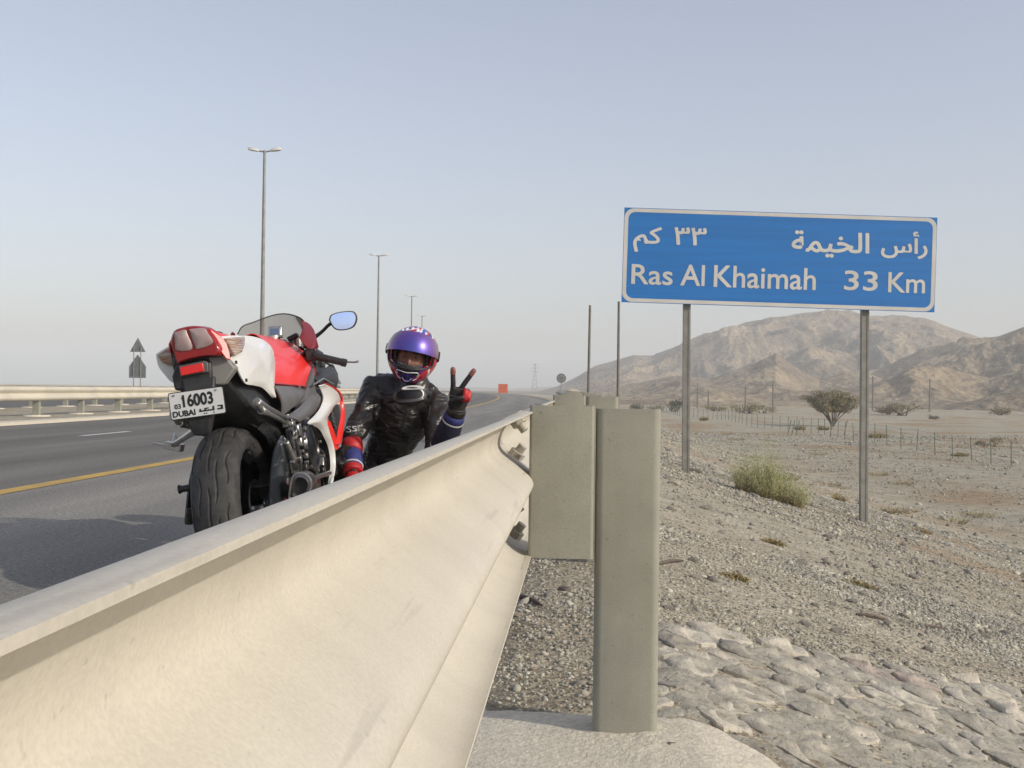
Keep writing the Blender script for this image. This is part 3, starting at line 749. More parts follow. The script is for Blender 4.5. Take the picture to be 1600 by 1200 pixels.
for (px, py) in ((1072.5, 742), (1352, 819)):
    p = atd(px, py, YS); top = atd(px + (2.5 if px < 1200 else 3.5), 380, YS); zb = gz(p.x, p.y); Yp = (p.y + top.y) / 2
    xt = p.x; lean = (top.x - p.x) / (top.z - p.z)
    mb = MB(); wd, dp = .092, .10
    def ring(z): 
        x = xt + lean * (z - p.z)
        return [V(x - wd / 2, Yp + .06, z), V(x + wd / 2, Yp + .06, z), V(x + wd / 2, Yp + .06 + dp, z), V(x - wd / 2, Yp + .06 + dp, z)]
    mb.loft([ring(zb - .4), ring(top.z + .25)])
    loc(mb.build('post', M['signpost'], smooth=0, bevel=.006), sign)
    mb = MB()   # raised lips of the rolled post
    for sx in (-1, 1):
        def r2(z):
            x = xt + lean * (z - p.z) + sx * (wd / 2 - .013)
            return [V(x - .012, Yp + .054, z), V(x + .012, Yp + .054, z), V(x + .012, Yp + .0598, z), V(x - .012, Yp + .0598, z)]
        mb.loft([r2(zb - .4), r2(sp(0, 0).z - .08)])
    loc(mb.build('post_lip', M['signpost'], smooth=0), sign)

# ------------------------------------------------------------------ far guardrails of the median
Wf = [(0, .004), (0.0, 0), (.03, .004), (.066, .035), (.08, .068), (.06, .10), (.01, .136), (0, .154), (.01, .172), (.06, .208), (.08, .24), (.066, .273), (.03, .304), (0, .308)]
def far_rail(s, face, y0, n, label, zt=.70):
    e = empty('guardrail', tuple(road_pt(s, y0, 0))); tag(e, label, 'guardrail')
    loc(beam('beam', s, zt, y0, 270, M['railfar'], face=face, step=3, prof=Wf, solid=.004), e)
    p0 = None
    for i in range(n):
        y = y0 + .9 + 2.2 * i; c = road_pt(s - face * .08, y)
        if i == 0:
            mb = MB(); mb.box((0, 0, .27), (.15, .09, .80)); mb.box((face * .062, 0, .55), (.03, .13, .28))
            p0 = mb.build('post', M['post'], smooth=0, bevel=.008)
            p0.location = (c.x, c.y, .0); loc(p0, e)
            mb = MB(); mb.lathe([(.04, .30), (.072, .28), (.075, .02)], (0, 0, 0), 'z', 10); f0 = mb.build('post_footing', M['concrete'], smooth=40); f0.location = (c.x, c.y, 0); loc(f0, e)
        else:
            for q in (p0, f0):
                d = q.copy(); COL.objects.link(d); d.location = (c.x, c.y, 0)
    return e
far_rail(-11.72, 1, 6.9 , 95, 'pale W-beam guardrail with posts along the near edge of the sandy median')
far_rail(-16.05, -1, 8.4, 95, 'pale guardrail along the far edge of the median, behind the nearer median rail', .71)

# ------------------------------------------------------------------ lamp posts
def lamp(y, label):
    H = 12.0; c = at(*{51: (413.5, 234), 91.5: (592, 400), 132: (643.5, 466), 168: (659.5, 495)}[y], y); e = empty('street_lamp', (c.x, c.y, .03), (0, 0, y / RC)); tag(e, label, 'street lamp', 'double armed street lamps in the median')
    return e
lamp0 = None
for (y, lb) in ((51, 'tallest street lamp with two arms, rising behind the motorcycle windscreen'), (91.5, 'slim double armed street lamp rising left of the rider helmet'),
                (132, 'small distant double armed street lamp just above the rider helmet'), (168, 'smallest double armed street lamp peeking over the right side of the helmet')):
    e = lamp(y, lb)
    if lamp0 is None:
        mb = MB(); mb.tube([V(0, 0, 0), V(0, 0, 4), V(0, 0, 8), V(0, 0, 12)], [.12, .105, .085, .065], 10); mb.build('pole', M['pole'], e)
        mb = MB(); mb.tube([V(-.30, 0, 11.98), V(0, 0, 11.93), V(.30, 0, 11.98)], .035, 8); mb.build('arm', M['pole'], e)
        for sx in (-1, 1):
            mb = MB()
            mb.loft([[V(sx * x, y_ * wy, 12.0 + dz + (hz * (1 if kk else 0))) for (y_, kk) in ((-1, 0), (1, 0), (.7, 1), (-.7, 1))] for (x, wy, dz, hz) in ((.26, .05, -.05, .08), (.4, .13, -.04, .13), (.68, .14, .0, .15), (.80, .07, .03, .09))])
            mb.build('lamp_head', M['lampw'], e, smooth=50, bevel=.015)
        mb = MB(); mb.box((0, 0, .02), (.4, .4, .06)); mb.build('base_plate', M['pole_dark'], e)
        lamp0 = e
    else:
        for ch in lamp0.children:
            c = ch.copy(); COL.objects.link(c); c.parent = e

# ------------------------------------------------------------------ small far signs
def tri_sign(px, py_top, Y, label, hmul=1.0):
    t = at(px, py_top, Y); zb = gz(t.x, Y); e = empty('warning_sign', (t.x, Y, zb)); tag(e, label, 'road sign')
    H = t.z - zb; a = 26 * Y / F * hmul
    tri = [(-a / 2, H - a * .9), (a / 2, H - a * .9), (0, H)]
    mb = MB(); mb.prism([V(x, 0, z) for x, z in tri], V(0, .02, 0)); mb.build('triangle_plate', M['signback'], e, smooth=0, bevel=.01)
    z1 = H - a * 1.05; b2 = a * 1.08
    house = [(-b2 / 2, z1 - a * 1.45), (b2 / 2, z1 - a * 1.45), (b2 / 2, z1 - a * .75), (0, z1), (-b2 / 2, z1 - a * .75)]
    mb = MB(); mb.prism([V(x, 0, z) for x, z in house], V(0, .02, 0)); mb.build('lower_plate', M['signback'], e, smooth=0, bevel=.01)
    mb = MB()
    for z in np.arange(z1 - a * 1.4, z1 - a * .1, a * .13):
        hw = b2 / 2 - .02 if z < z1 - a * .75 else (z1 - z) / (a * .75) * b2 / 2 * .95
        if hw > .05: mb.box((0, -.016, z), (2 * hw, .028, .03))
    for z in np.arange(H - a * .84, H - a * .15, a * .14): mb.box((0, -.016, z), (2 * (H - z) / (a * .9) * a / 2 * .92, .028, .03))
    mb.build('stiffener', M['pole'], e, smooth=0)
    for sx in (-.22, .22):
        mb = MB(); mb.tube([V(sx * a, -.045, -.2), V(sx * a, -.045, H - a * .55)], .03, 8); mb.build('post', M['pole'], e)
tri_sign(215.5, 527, 62, 'back of a triangular warning sign on two posts beyond the left guardrail')
tri_sign(529.5, 592, 190, 'tiny back of a triangular warning sign between the motorcycle and the rider', .34)
# orange board
t = at(786, 600, 200); e = empty('orange_board', (t.x, 200, gz(t.x, 200))); tag(e, 'square orange construction board beside the far bend of the road', 'sign')
mb = MB(); z0 = at(786, 614, 200).z - e.location.z; z1 = t.z - e.location.z; mb.prism([V(-.87, 0, z0), V(.87, 0, z0), V(.87, 0, z1), V(-.87, 0, z1)], V(0, .03, 0)); mb.build('board', M['orange'], e, smooth=0, bevel=.01)
for sx in (-.6, .6):
    mb = MB(); mb.box((sx, .06, (z0 + z1) / 2 - .4), (.07, .05, z1 - z0 + .9)); mb.build('leg', M['pole'], e, smooth=0)
# round sign
t = at(877, 591, 75); e = empty('round_sign', (t.x, 75, gz(t.x, 75))); tag(e, 'small round road sign on a thin pole beside the distant road', 'road sign')
H = t.z - e.location.z
mb = MB(); mb.lathe([(0, .33), (.02, .33)], (0, 0, H), 'y', 28, caps=True); mb.build('disc', M['signback'], e, smooth=30)
mb = MB(); mb.loft([[V(math.cos(a) * r_, -.003, H + math.sin(a) * r_) for a in np.linspace(0, 2 * math.pi, 29)[:-1]] for r_ in (.33, .26)], True, False); mb.build('rim', M['pole_dark'], e, smooth=0)
mb = MB(); mb.box((0, -.004, H + .02), (.26, .006, .13)); mb.box((0, -.004, H - .12), (.2, .006, .05)); mb.build('symbol', M['pole_dark'], e, smooth=0)
mb = MB(); mb.tube([V(0, .05, -.2), V(0, .05, H + .2)], .03, 8); mb.build('pole', M['pole'], e)
# two bare poles behind the guardrail
for (px, py, pb, Y, lb) in ((922, 477, 919, 25, 'shorter and left one of two thin bare poles behind the guardrail'), (967, 471, 965.5, 24, 'right one of two thin bare poles, close to the blue sign edge')):
    t = at(px, py, Y); b0 = at(pb, 625, Y); zb = gz(b0.x, Y)
    mb = MB(); n_ = 3
    k_ = (zb - .3 - t.z) / (b0.z - t.z); q = t.lerp(b0, k_)
    mb.tube([q, q.lerp(t, .5), t], [.034, .031, .027], 8)
    tag(mb.build('bare_pole', M['pole_dark'], origin=(q.x, Y, zb)), lb, 'pole')

# ------------------------------------------------------------------ wire fence on the plain
fe = empty('wire_fence', (18 + bend(60), 60, gz(18, 60))); tag(fe, 'low wire fence with thin green posts crossing the plain below the hills', 'fence')
mb = MB(); mb.tube([V(0, 0, -.3), V(0, 0, 1.06)], .022, 6); mb.tube([V(0, 0, 1.05), V(-.02, 0, 1.1)], .022, 6)
fpost = None; tops = []
for i in range(62):
    y = 40 + 2.0 * i + rnd.uniform(-.12, .12); s = 18 + .35 * math.sin(i * .4); x = s + bend(y); z = gz(x, y)
    if fpost is None: fpost = mb.build('fence_post', M['fencegreen'], smooth=60); o = fpost
    else: o = fpost.copy(); COL.objects.link(o)
    o.location = (x, y, z); o.rotation_euler = (rnd.uniform(-.05, .05), rnd.uniform(-.06, .06), 0); loc(o, fe); tops.append((x, y, z))
for h in (.25, .55, .82, 1.03):
    mb = MB(); mb.tube([V(x, y, z + h + rnd.uniform(-.015, .015)) for x, y, z in tops], .006, 4); loc(mb.build('wire', M['pole'], smooth=0), fe)
mb = MB()
for px in (1230, 1236, 1243, 1296, 1318):
    p = at(px, 668, 74); mb.tube([V(p.x, 74, gz(p.x, 74) - .2), V(p.x + .25, 74, gz(p.x, 74) + 1.0)], .03, 6)
loc(mb.build('brace_post', M['fencegreen']), fe)

# telegraph poles on the plain
for (px, py0, py1, lb) in ((1090, 606, 637, 'thin wooden telegraph pole just right of the first sign post'), (1165, 604, 632, 'short wooden telegraph pole between the sign posts in front of the hill'), (1208, 599, 634, 'wooden telegraph pole left of the acacia tree'),
                           (1364, 588, 640, 'wooden telegraph pole just right of the second sign post'), (1453, 592, 641, 'wooden telegraph pole at the foot of the right hill'), (1107, 610, 635, 'shortest wooden telegraph pole right of the first sign post')):
    Y = 185.; t = at(px, py0, Y); zb = gz(t.x, Y)
    mb = MB(); mb.tube([V(t.x, Y, zb - .3), V(t.x, Y, t.z)], [.15, .11], 6); mb.box((t.x, Y, t.z - .35), (1.1, .1, .1))
    tag(mb.build('telegraph_pole', M['pole_dark'], origin=(t.x, Y, zb)), lb, 'pole')
# lattice pylon
t = at(836, 568, 900); zb = -2; H = t.z - zb; e = empty('lattice_pylon', (t.x, 900, zb)); tag(e, 'faint lattice pylon on the hazy horizon above the road bend', 'pylon')
mb = MB()
def pw(h): return 2.2 * (1 - h / H) ** 1.3 + .35
lv = [0, .2, .38, .53, .66, .77, .87, 1.0]
for i in range(len(lv) - 1):
    a, b_ = lv[i] * H, lv[i + 1] * H; wa, wb = pw(a), pw(b_)
    C = [(-1, -1), (1, -1), (1, 1), (-1, 1)]
    for j in range(4):
        p, q = C[j], C[(j + 1) % 4]
        mb.tube([V(p[0] * wa, p[1] * wa, a), V(p[0] * wb, p[1] * wb, b_)], .12, 4)
        mb.tube([V(p[0] * wa, p[1] * wa, a), V(q[0] * wb, q[1] * wb, b_)], .08, 4); mb.tube([V(q[0] * wa, q[1] * wa, a), V(p[0] * wb, p[1] * wb, b_)], .08, 4)
mb.build('tower', M['pole'], e, smooth=0)
for (h, l) in ((.72, 3.2), (.84, 3.8), (.95, 2.6)):
    mb = MB(); mb.tube([V(-l, 0, h * H), V(0, 0, h * H + .5), V(l, 0, h * H)], .13, 4); mb.build('cross_arm', M['pole'], e, smooth=0)

# ------------------------------------------------------------------ plants
def leaf_cloud(mb, centres, n, size, up=.3, thin=.35, rs=rnd):
    for i in range(n):
        c, rr = centres[rs.randrange(len(centres))]
        while True:
            d = V(rs.uniform(-1, 1), rs.uniform(-1, 1), rs.uniform(-1, 1))
            if d.length <= 1: break
        p = Vector(c) + V(d.x * rr[0], d.y * rr[1], d.z * rr[2])
        a = V(rs.gauss(0, 1), rs.gauss(0, 1), rs.gauss(0, 1) + up).normalized(); b_ = a.orthogonal().normalized()
        b_ = (Matrix.Rotation(rs.uniform(0, 6.28), 3, a) @ b_); s = size * rs.uniform(.6, 1.4)
        mb.add([p - b_ * s * thin, p + b_ * s * thin, p + a * s * 1.4 + b_ * s * thin * .4, p + a * s * 1.4 - b_ * s * thin * .4], [(0, 1, 2, 3)])
def acacia(px, py, Y, W_, H_, label, n, leaf, name='acacia_tree'):
    b0 = at(px, py, Y); zb = gz(b0.x, Y); e = empty(name, (b0.x, Y, zb)); tag(e, label, 'tree')
    mb = MB(); rs = random.Random(int(px)); cs = []
    for i in range(15):
        a = i / 15 * 6.28 + rs.uniform(-.25, .25); rr = W_ * rs.uniform(.12, .46); hh = H_ * rs.uniform(.62, .92) * (1 - .25 * (rr / W_) ** 2)
        tip = V(math.cos(a) * rr, math.sin(a) * rr, hh); k_ = V(tip.x * .35, tip.y * .35, H_ * .30)
        mb.tube(spline([V(rs.uniform(-.08, .08), rs.uniform(-.08, .08), -.1), k_, tip], 6), [W_ * .011, W_ * .010, W_ * .008, W_ * .006, W_ * .004, W_ * .002], 5)
        for t_ in (.55, .72, .86, 1.0):
            q = k_.lerp(tip, (t_ - .35) / .65) if t_ > .35 else k_
            cs.append((q + V(0, 0, H_ * .03), (W_ * .075 * (.6 + t_), W_ * .075 * (.6 + t_), H_ * .085)))
    for _ in range(16):
        a = rs.uniform(0, 6.28); rr = W_ * .46 * rs.random() ** .5; cs.append((V(math.cos(a) * rr, math.sin(a) * rr, H_ * (.9 - .55 * (rr / W_) ** 2 - .12 * rs.random())), (W_ * .10, W_ * .10, H_ * .07)))
    mb.build('trunk', M['bark'], e)
    mb = MB(); leaf_cloud(mb, cs, n, leaf, .2, .32, rs); mb.build('crown', M['leaf_olive'], e, smooth=0)
acacia(1301, 661, 99, 5.3, 3.35, 'fan shaped acacia tree standing on the plain just left of the second sign post', 15000, .08)
def bush(px, py, Y, W_, H_, label, n, leaf, m, grp=None):
    b0 = at(px, py, Y); zb = gz(b0.x, Y); e = empty('desert_bush', (b0.x, Y, zb)); tag(e, label, 'bush', grp); rs = random.Random(int(px * 3 + py))
    mb = MB()
    for i in range(6): mb.tube([V(rs.uniform(-.1, .1) * W_, 0, -.1), V(rs.uniform(-.4, .4) * W_, rs.uniform(-.3, .3) * W_, H_ * .7)], [W_ * .02, W_ * .006], 5)
    mb.build('stem', M['bark'], e)
    cs = [(V(rs.uniform(-.36, .36) * W_, rs.uniform(-.3, .3) * W_, H_ * rs.uniform(.25, .72)), (W_ * .17, W_ * .17, H_ * .24)) for _ in range(11)]
    mb = MB(); leaf_cloud(mb, cs, n, leaf, .4, .4, rs); mb.build('foliage', m, e, smooth=0)
for (px, py, Y, W_, H_, lb, m) in ((998, 633, 150, 2.6, 1.4, 'dark green bush on the plain left of the first sign post', 'leaf_dark'), (1054, 633, 150, 4.2, 2.1, 'wide green bush touching the left edge of the first sign post', 'leaf_dark'),
        (1028, 635, 155, 3.4, 1.1, 'low greyish bush left of the first sign post', 'leaf_olive'), (1166, 636, 150, 5.2, 1.7, 'wide olive bush on the plain between the first sign post and the acacia', 'leaf_olive'), (1192, 637, 155, 4.0, 1.3, 'low olive bush left of the acacia', 'leaf_olive'),
        (1408, 641, 150, 6.4, 1.9, 'wide brownish bush on the plain right of the second sign post', 'leaf_olive'), (1388, 640, 155, 3.4, 1.2, 'low bush beside the second sign post', 'leaf_olive'), (1461, 641, 130, 1.6, .7, 'small dark green bush on the open plain at the right', 'leaf_dark'),
        (1562, 634, 170, 5, 1.4, 'faint low bush at the foot of the right hill', 'leaf_olive'), (1118, 636, 170, 4.5, 1.2, 'low bush behind the thin telegraph poles', 'leaf_olive'), (1538, 684, 62, 1.0, .5, 'small brown bush behind the fence at far right', 'leaf_olive'), (1557, 676, 66, 1.1, .55, 'small brown bush furthest right behind the fence', 'leaf_olive')):
    bush(px, py, Y, W_, H_, lb, 1300, W_ * .022, M[m])
def tuft(px, py, W_, H_, label, n, m, blade=.010, cat='grass tuft', name='grass_tuft', seed=0, Y=None, lean=.5):
    Y = Y or on_ground(px, py); b0 = at(px, py, Y); rs = random.Random(int(px * 7 + py))
    mb = MB()
    for i in range(n):
        a = rs.uniform(0, 6.28); r0 = W_ * .30 * rs.random() ** .6; x, y = math.cos(a) * r0, math.sin(a) * r0 * .7
        z = gz(b0.x + x, Y + y) ; L_ = H_ * rs.uniform(.45, 1.1) * (1 - .45 * r0 / (W_ * .5))
        dv = V(x / (W_ * .5) * lean + rs.gauss(0, .28), y / (W_ * .5) * lean + rs.gauss(0, .28), 1).normalized(); sd_ = dv.cross(V(rs.gauss(0, 1), rs.gauss(0, 1), .1)).normalized() * blade
        p0 = V(b0.x + x, Y + y, z - .01); p1 = p0 + dv * L_ * .55; p2 = p0 + (dv + V(dv.x * .4, dv.y * .4, -.12)) * L_
        mb.add([p0 - sd_, p0 + sd_, p1 + sd_ * .8, p1 - sd_ * .8, p2 + sd_ * .1], [(0, 1, 2, 3), (3, 2, 4)])
        for j in range(9):       # side sprigs
            t_ = rs.uniform(.3, 1); q = p0.lerp(p2, t_); dd = (dv + V(rs.gauss(0, .8), rs.gauss(0, .8), rs.gauss(.1, .4))).normalized(); l2 = L_ * rs.uniform(.08, .2); s2 = sd_ * .55
            mb.add([q - s2, q + s2, q + dd * l2], [(0, 1, 2)])
    tag(mb.build(name, m, smooth=0, origin=(b0.x, Y, gz(b0.x, Y))), label, cat)
def feathery(px, py, Y, lobes, label, seed):
    """spreading shrub of fine upright sprigs; lobes are (right, away, half width, height)"""
    b0 = at(px, py, Y); e = empty('feathery_shrub', (b0.x, Y, gz(b0.x, Y))); tag(e, label, 'shrub'); rs = random.Random(seed)
    mb = MB(); st = MB()
    for (lx, ly, hw, hh) in lobes:
        for i in range(int(1150 * hw)):
            a = rs.uniform(0, 6.28); r0 = hw * rs.random() ** .5; x, y = lx + math.cos(a) * r0 * .5, ly + math.sin(a) * r0 * .5; z = gz(b0.x + x, Y + y) - e.location.z
            L_ = hh * rs.uniform(.4, 1.22) * (1 - .35 * (r0 / hw) ** 2)
            tip = V(lx + math.cos(a) * r0 * rs.uniform(.9, 1.35) + rs.gauss(0, .04), ly + math.sin(a) * r0, z + L_); p0 = V(x, y, z); md_ = p0.lerp(tip, .5) + V(0, 0, L_ * .08)
            sd_ = V(rs.gauss(0, 1), rs.gauss(0, 1), 0).normalized() * .0016
            st.add([p0 - sd_, p0 + sd_, md_ + sd_, md_ - sd_], [(0, 1, 2, 3)])
            for j in range(9):
                t_ = rs.uniform(.28, 1.02); q = p0.lerp(tip, t_) + V(0, 0, L_ * .3 * t_ * (1 - t_)); dd = V(rs.gauss(0, .6), rs.gauss(0, .6), rs.gauss(.7, .45)).normalized(); l2 = rs.uniform(.02, .055)
                s2 = dd.cross(V(rs.gauss(0, 1), rs.gauss(0, 1), rs.gauss(0, 1))).normalized() * rs.uniform(.0012, .0028); q2 = q + V(rs.gauss(0, .022), rs.gauss(0, .022), rs.gauss(0, .022))
                mb.add([q2 - s2, q2 + s2, q2 + dd * l2], [(0, 1, 2)])
    st.build('stems', M['leaf_dry'], e, smooth=0); mb.build('foliage', M['leaf_green'], e, smooth=0)
feathery(1200, 770, 13.1, [(-.26, .05, .20, .42), (-.08, .1, .22, .58), (.05, .0, .17, .66), (.20, -.05, .20, .40), (.32, -.12, .17, .28), (.02, -.12, .22, .34)], 'feathery pale green desert shrub spreading on the slope between the two sign posts', 4)
tuft(1312, 782, .45, .16, 'dry brown grass tuft left of the second sign post base', 160, M['leaf_dry'], .004)
dry0 = None
for i in range(46):
    y = 20 + 75 * rnd.random() ** 1.2; x = (rnd.uniform(.10, .47)) * y; r_ = rnd.uniform(.18, .5)
    if dry0 is None:
        q = MB(); rs = random.Random(4)
        for k in range(150):
            a = rs.uniform(0, 6.28); r0 = .9 * rs.random() ** .6; p0 = V(math.cos(a) * r0, math.sin(a) * r0, -.02); L_ = .45 * rs.uniform(.3, 1); t_ = p0 + V(math.cos(a) * .3 + rs.gauss(0, .15), math.sin(a) * .3 + rs.gauss(0, .15), L_); sd_ = V(rs.gauss(0, 1), rs.gauss(0, 1), 0).normalized() * .02
            q.add([p0 - sd_, p0 + sd_, t_], [(0, 1, 2)])
        dry0 = o = q.build('dry_tuft', M['leaf_dry'], smooth=0)
    else: o = dry0.copy(); COL.objects.link(o)
    o.location = (x, y, gz(x, y)); o.scale = (r_, r_, r_ * rnd.uniform(.5, 1)); o.rotation_euler = (0, 0, rnd.uniform(0, 6))
    tag(o, 'small dry brown tuft scattered on the plain %s' % ('this side of the wire fence' if x - bend(y) < 18 else 'beyond the wire fence'), 'grass tuft', 'dry tufts scattered over the plain')
for (px, py, W_, H_, lb) in ((1250, 672, 1.3, .5, 'yellowish dry bush on the plain below the acacia'), (1286, 672, 1.3, .5, 'yellowish dry bush under the acacia crown'), (1372, 684, 2.0, .45, 'dry yellow bush right of the second sign post by the fence'), (1100, 657, 1.2, .5, 'dry pale bush right of the first sign post'),
        (1500, 713, 1.3, .25, 'low dry grass patch in front of the fence at right'), (1440, 832, .5, .10, 'brown dry grass patch on the slope right of the second sign post'), (1210, 850, .25, .06, 'thin dry grass below the feathery shrub'), (1150, 905, .2, .05, 'thin yellow dry grass on the slope above the stone apron'), (1345, 915, .3, .05, 'yellow dry grass left below the second sign post')):
    tuft(px, py, W_, H_, lb, 200, M['leaf_dry'], .004 if py > 760 else .02)

# ------------------------------------------------------------------ motorcycle
# its own axes: x to its right, y forward, z up, origin where the rear tyre meets the road
M['red'] = mat('red_paint', (.74, .030, .022), .36, coat=.3)
M['reddark'] = mat('red_lens', (.26, .008, .01), .25, coat=.25)
M['whitep'] = mat('white_paint', (.70, .70, .66), .3, coat=.5)
M['blackp'] = mat('black_plastic', (.018, .018, .019), .5, 0, (.03, .03, .03), 30)
M['satin'] = mat('grey_plastic', (.12, .12, .12), .45, 0, (.10, .10, .10), 14)
M['liner'] = mat('grey_liner', (.22, .215, .20), .55)
M['blackm'] = mat('black_metal', (.022, .022, .024), .25, .6)
M['darkcast'] = mat('dark_cast_metal', (.07, .066, .06), .38, .7, (.04, .038, .035), 60, 4, .2, 200)
M['alu'] = mat('aluminium', (.50, .49, .46), .3, .9, (.4, .39, .37), 40)
M['chrome'] = mat('chrome', (.7, .7, .7), .08, 1.0)
M['swing'] = mat('swingarm_paint', (.05, .058, .07), .16, .5, coat=.4)
M['rubber'] = mat('tyre_rubber', (.026, .026, .026), .7, 0, (.045, .044, .041), 30, 5, .1, 300)
M['lens'] = mat('clear_lens', (.36, .35, .33), .12, 0, (.24, .23, .215), 90, 2, stretch=(.2, .2, 3), coat=.8)
M['lensplain'] = mat('lamp_lens', (.36, .27, .26), .3, 0, (.30, .21, .20), 25, 3, coat=.5)
M['lensamber'] = mat('indicator_lens', (.40, .37, .33), .2, 0, (.30, .13, .06), 130, 2, stretch=(.10, .10, 3.0), mixlo=.42, mixhi=.58, coat=.6)
M['amber'] = mat('amber_bulb', (.45, .16, .05), .2, 0, (.28, .11, .05), 90, 2, stretch=(.2, .2, 3), coat=.6)
M['platew'] = mat('plate_white', (.62, .63, .62), .45)
M['ink'] = mat('black_ink', (.015, .015, .015), .6)
M['mirror'] = mat('mirror_glass', (.33, .46, .78), .03, 1.0)  # blue of the reflected sky is put into the glass tint
M['cheek'] = mat('dark_red_paint', (.16, .008, .012), .5)
M['screen_lcd'] = mat('display', (.12, .16, .26), .15)
def glass_mat(name, col, a):
    m = bpy.data.materials.new(name); m.use_nodes = True; N = m.node_tree.nodes; L = m.node_tree.links; N.remove(N['Principled BSDF'])
    t = N.new('ShaderNodeBsdfTransparent'); t.inputs[0].default_value = (*col, 1); gl = N.new('ShaderNodeBsdfGlossy'); gl.inputs['Roughness'].default_value = .05; gl.inputs[0].default_value = (.8, .8, .8, 1)
    df = N.new('ShaderNodeBsdfDiffuse'); df.inputs[0].default_value = (.16, .145, .13, 1); m0 = N.new('ShaderNodeMixShader'); m0.inputs[0].default_value = a
    L.new(t.outputs[0], m0.inputs[1]); L.new(df.outputs[0], m0.inputs[2])
    fr = N.new('ShaderNodeFresnel'); fr.inputs[0].default_value = 1.09; mx = N.new('ShaderNodeMixShader'); L.new(fr.outputs[0], mx.inputs[0]); L.new(m0.outputs[0], mx.inputs[1]); L.new(gl.outputs[0], mx.inputs[2])
    L.new(mx.outputs[0], N['Material Output'].inputs[0]); return m
M['smoke'] = glass_mat('smoked_screen', (.72, .69, .66), .30)

BIKE_LOC, BIKE_ROT = V(-1.195, 3.9, .005), (0, 0, 0)
BM = Matrix.Translation(BIKE_LOC) @ Matrix.Rotation(R(3), 4, 'Z') @ Matrix.Rotation(R(-9.5), 4, 'Y')
bk = empty('motorcycle', BIKE_LOC); bk.matrix_basis = BM
tag(bk, 'red and white sport motorcycle leaning on its stand on the road shoulder, seen from behind', 'motorcycle')
BI = BM.inverted(); BC = BI @ CAM
def bl(px, py, c, ax='x'):
    """point of the motorcycle seen at a pixel, on its own plane x = c, y = c or z = c"""
    d = BI.to_3x3() @ (_f + _r * ((px - 800) / F) - _u * ((py - 600) / F)); i = 'xyz'.index(ax)
    return BC + d * ((c - BC[i]) / d[i])
def bls(P, c, ax='x'): return [bl(px, py, c, ax) for px, py in P]
def mir(P): return [V(-p.x, p.y, p.z) for p in P]
def shell(name, A, B, m, parent=bk, n=24, k=9, bulge=.015, thick=.005, mirror=True, bvec=V(1, 0, 0)):
    """curved panel between two edge curves, with its mirrored twin on the other side"""
    out = []
    for sgn in ((1, -1) if mirror else (1,)):
        a = spline(A, n); b_ = spline(B, n)
        rows_ = [[a[i].lerp(b_[i], j / (k - 1)) + bvec * (bulge * math.sin(math.pi * j / (k - 1))) for j in range(k)] for i in range(n)]
        if sgn < 0: rows_ = [mir(r_) for r_ in rows_]
        q = MB(); q.grid(rows_); out.append(q.build(name, m, parent, smooth=50, solid=thick, offset=0))
    return out
def plate(name, P, vec, m, parent=bk, bevel=.002, mirror=False):
    q = MB(); q.prism(P, vec); o = q.build(name, m, parent, smooth=35, bevel=bevel)
    if mirror:
        q = MB(); q.prism(mir(P), V(-Vector(vec).x, Vector(vec).y, Vector(vec).z)); q.build(name, m, parent, smooth=35, bevel=bevel)
    return o

# --- wheels
def wheel(name, cy, cz, half, prof, rim_r, rim_w, grooves):
    e = empty(name, (0, cy, cz), parent=bk)
    na, P = (760, spline([(w_, r_, 0) for w_, r_ in prof], 134)) if grooves else (160, spline([(w_, r_, 0) for w_, r_ in prof], 40))
    npf = len(P)
    A = np.linspace(0, 2 * math.pi, na, endpoint=False); Wd = np.array([p.x for p in P]); Rd = np.array([p.y for p in P])
    AA, WW = np.meshgrid(A, Wd, indexing='ij'); RR = np.repeat(Rd[None, :], na, 0)
    if grooves:
        dep = np.zeros_like(RR); per = 2 * math.pi / 9
        for sgn in (-1, 1):
            for (w0, a0, ln, sw, ph) in ((.013, .0, .58, .007, .4), (.046, .22, .50, .009, .9), (.076, .06, .36, .006, .5)):
                u = ((AA - a0 - (0 if sgn > 0 else per / 2)) % per) / ln
                wc = w0 + sw * np.sin(u * 2 * math.pi * .85 + ph) + .016 * (u - .5)
                hw_ = .0030 * np.clip(np.minimum(u, 1 - u) * 7, 0, 1)
                k_ = np.clip((hw_ - np.abs(WW * sgn - wc)) / .0012 + .35, 0, 1) * (u < 1) * (hw_ > .0003)
                dep = np.maximum(dep, .0045 * k_)
        RR = RR - dep
    v = np.stack([WW, RR * np.sin(AA), RR * np.cos(AA)], -1).reshape(-1, 3)
    i = np.arange(na)[:, None] * npf + np.arange(npf - 1)[None, :]; j = ((np.arange(na) + 1) % na)[:, None] * npf + np.arange(npf - 1)[None, :]
    f = np.stack([i, j, j + 1, i + 1], -1).reshape(-1, 4)
    t = mesh_np('tyre', v, f, M['rubber'], e, True)
    q = MB(); h = rim_w / 2
    q.lathe([(-h, rim_r), (-h + .006, rim_r + .006), (-h + .012, rim_r - .01), (-h * .5, rim_r - .03), (h * .5, rim_r - .03), (h - .012, rim_r - .01), (h - .006, rim_r + .006), (h, rim_r)], n=48)
    q.lathe([(-.05, .02), (-.05, .05), (.05, .05), (.05, .02)], n=20)
    for k_ in range(5):
        a = k_ * 2 * math.pi / 5 + .3
        for da in (-.10, .10):
            q.tube([V(0, .04 * math.sin(a), .04 * math.cos(a)), V(0, (rim_r - .02) * math.sin(a + da), (rim_r - .02) * math.cos(a + da))], [.017, .012], 8)
    q.build('rim', M['blackm'], e, smooth=40)
    return e
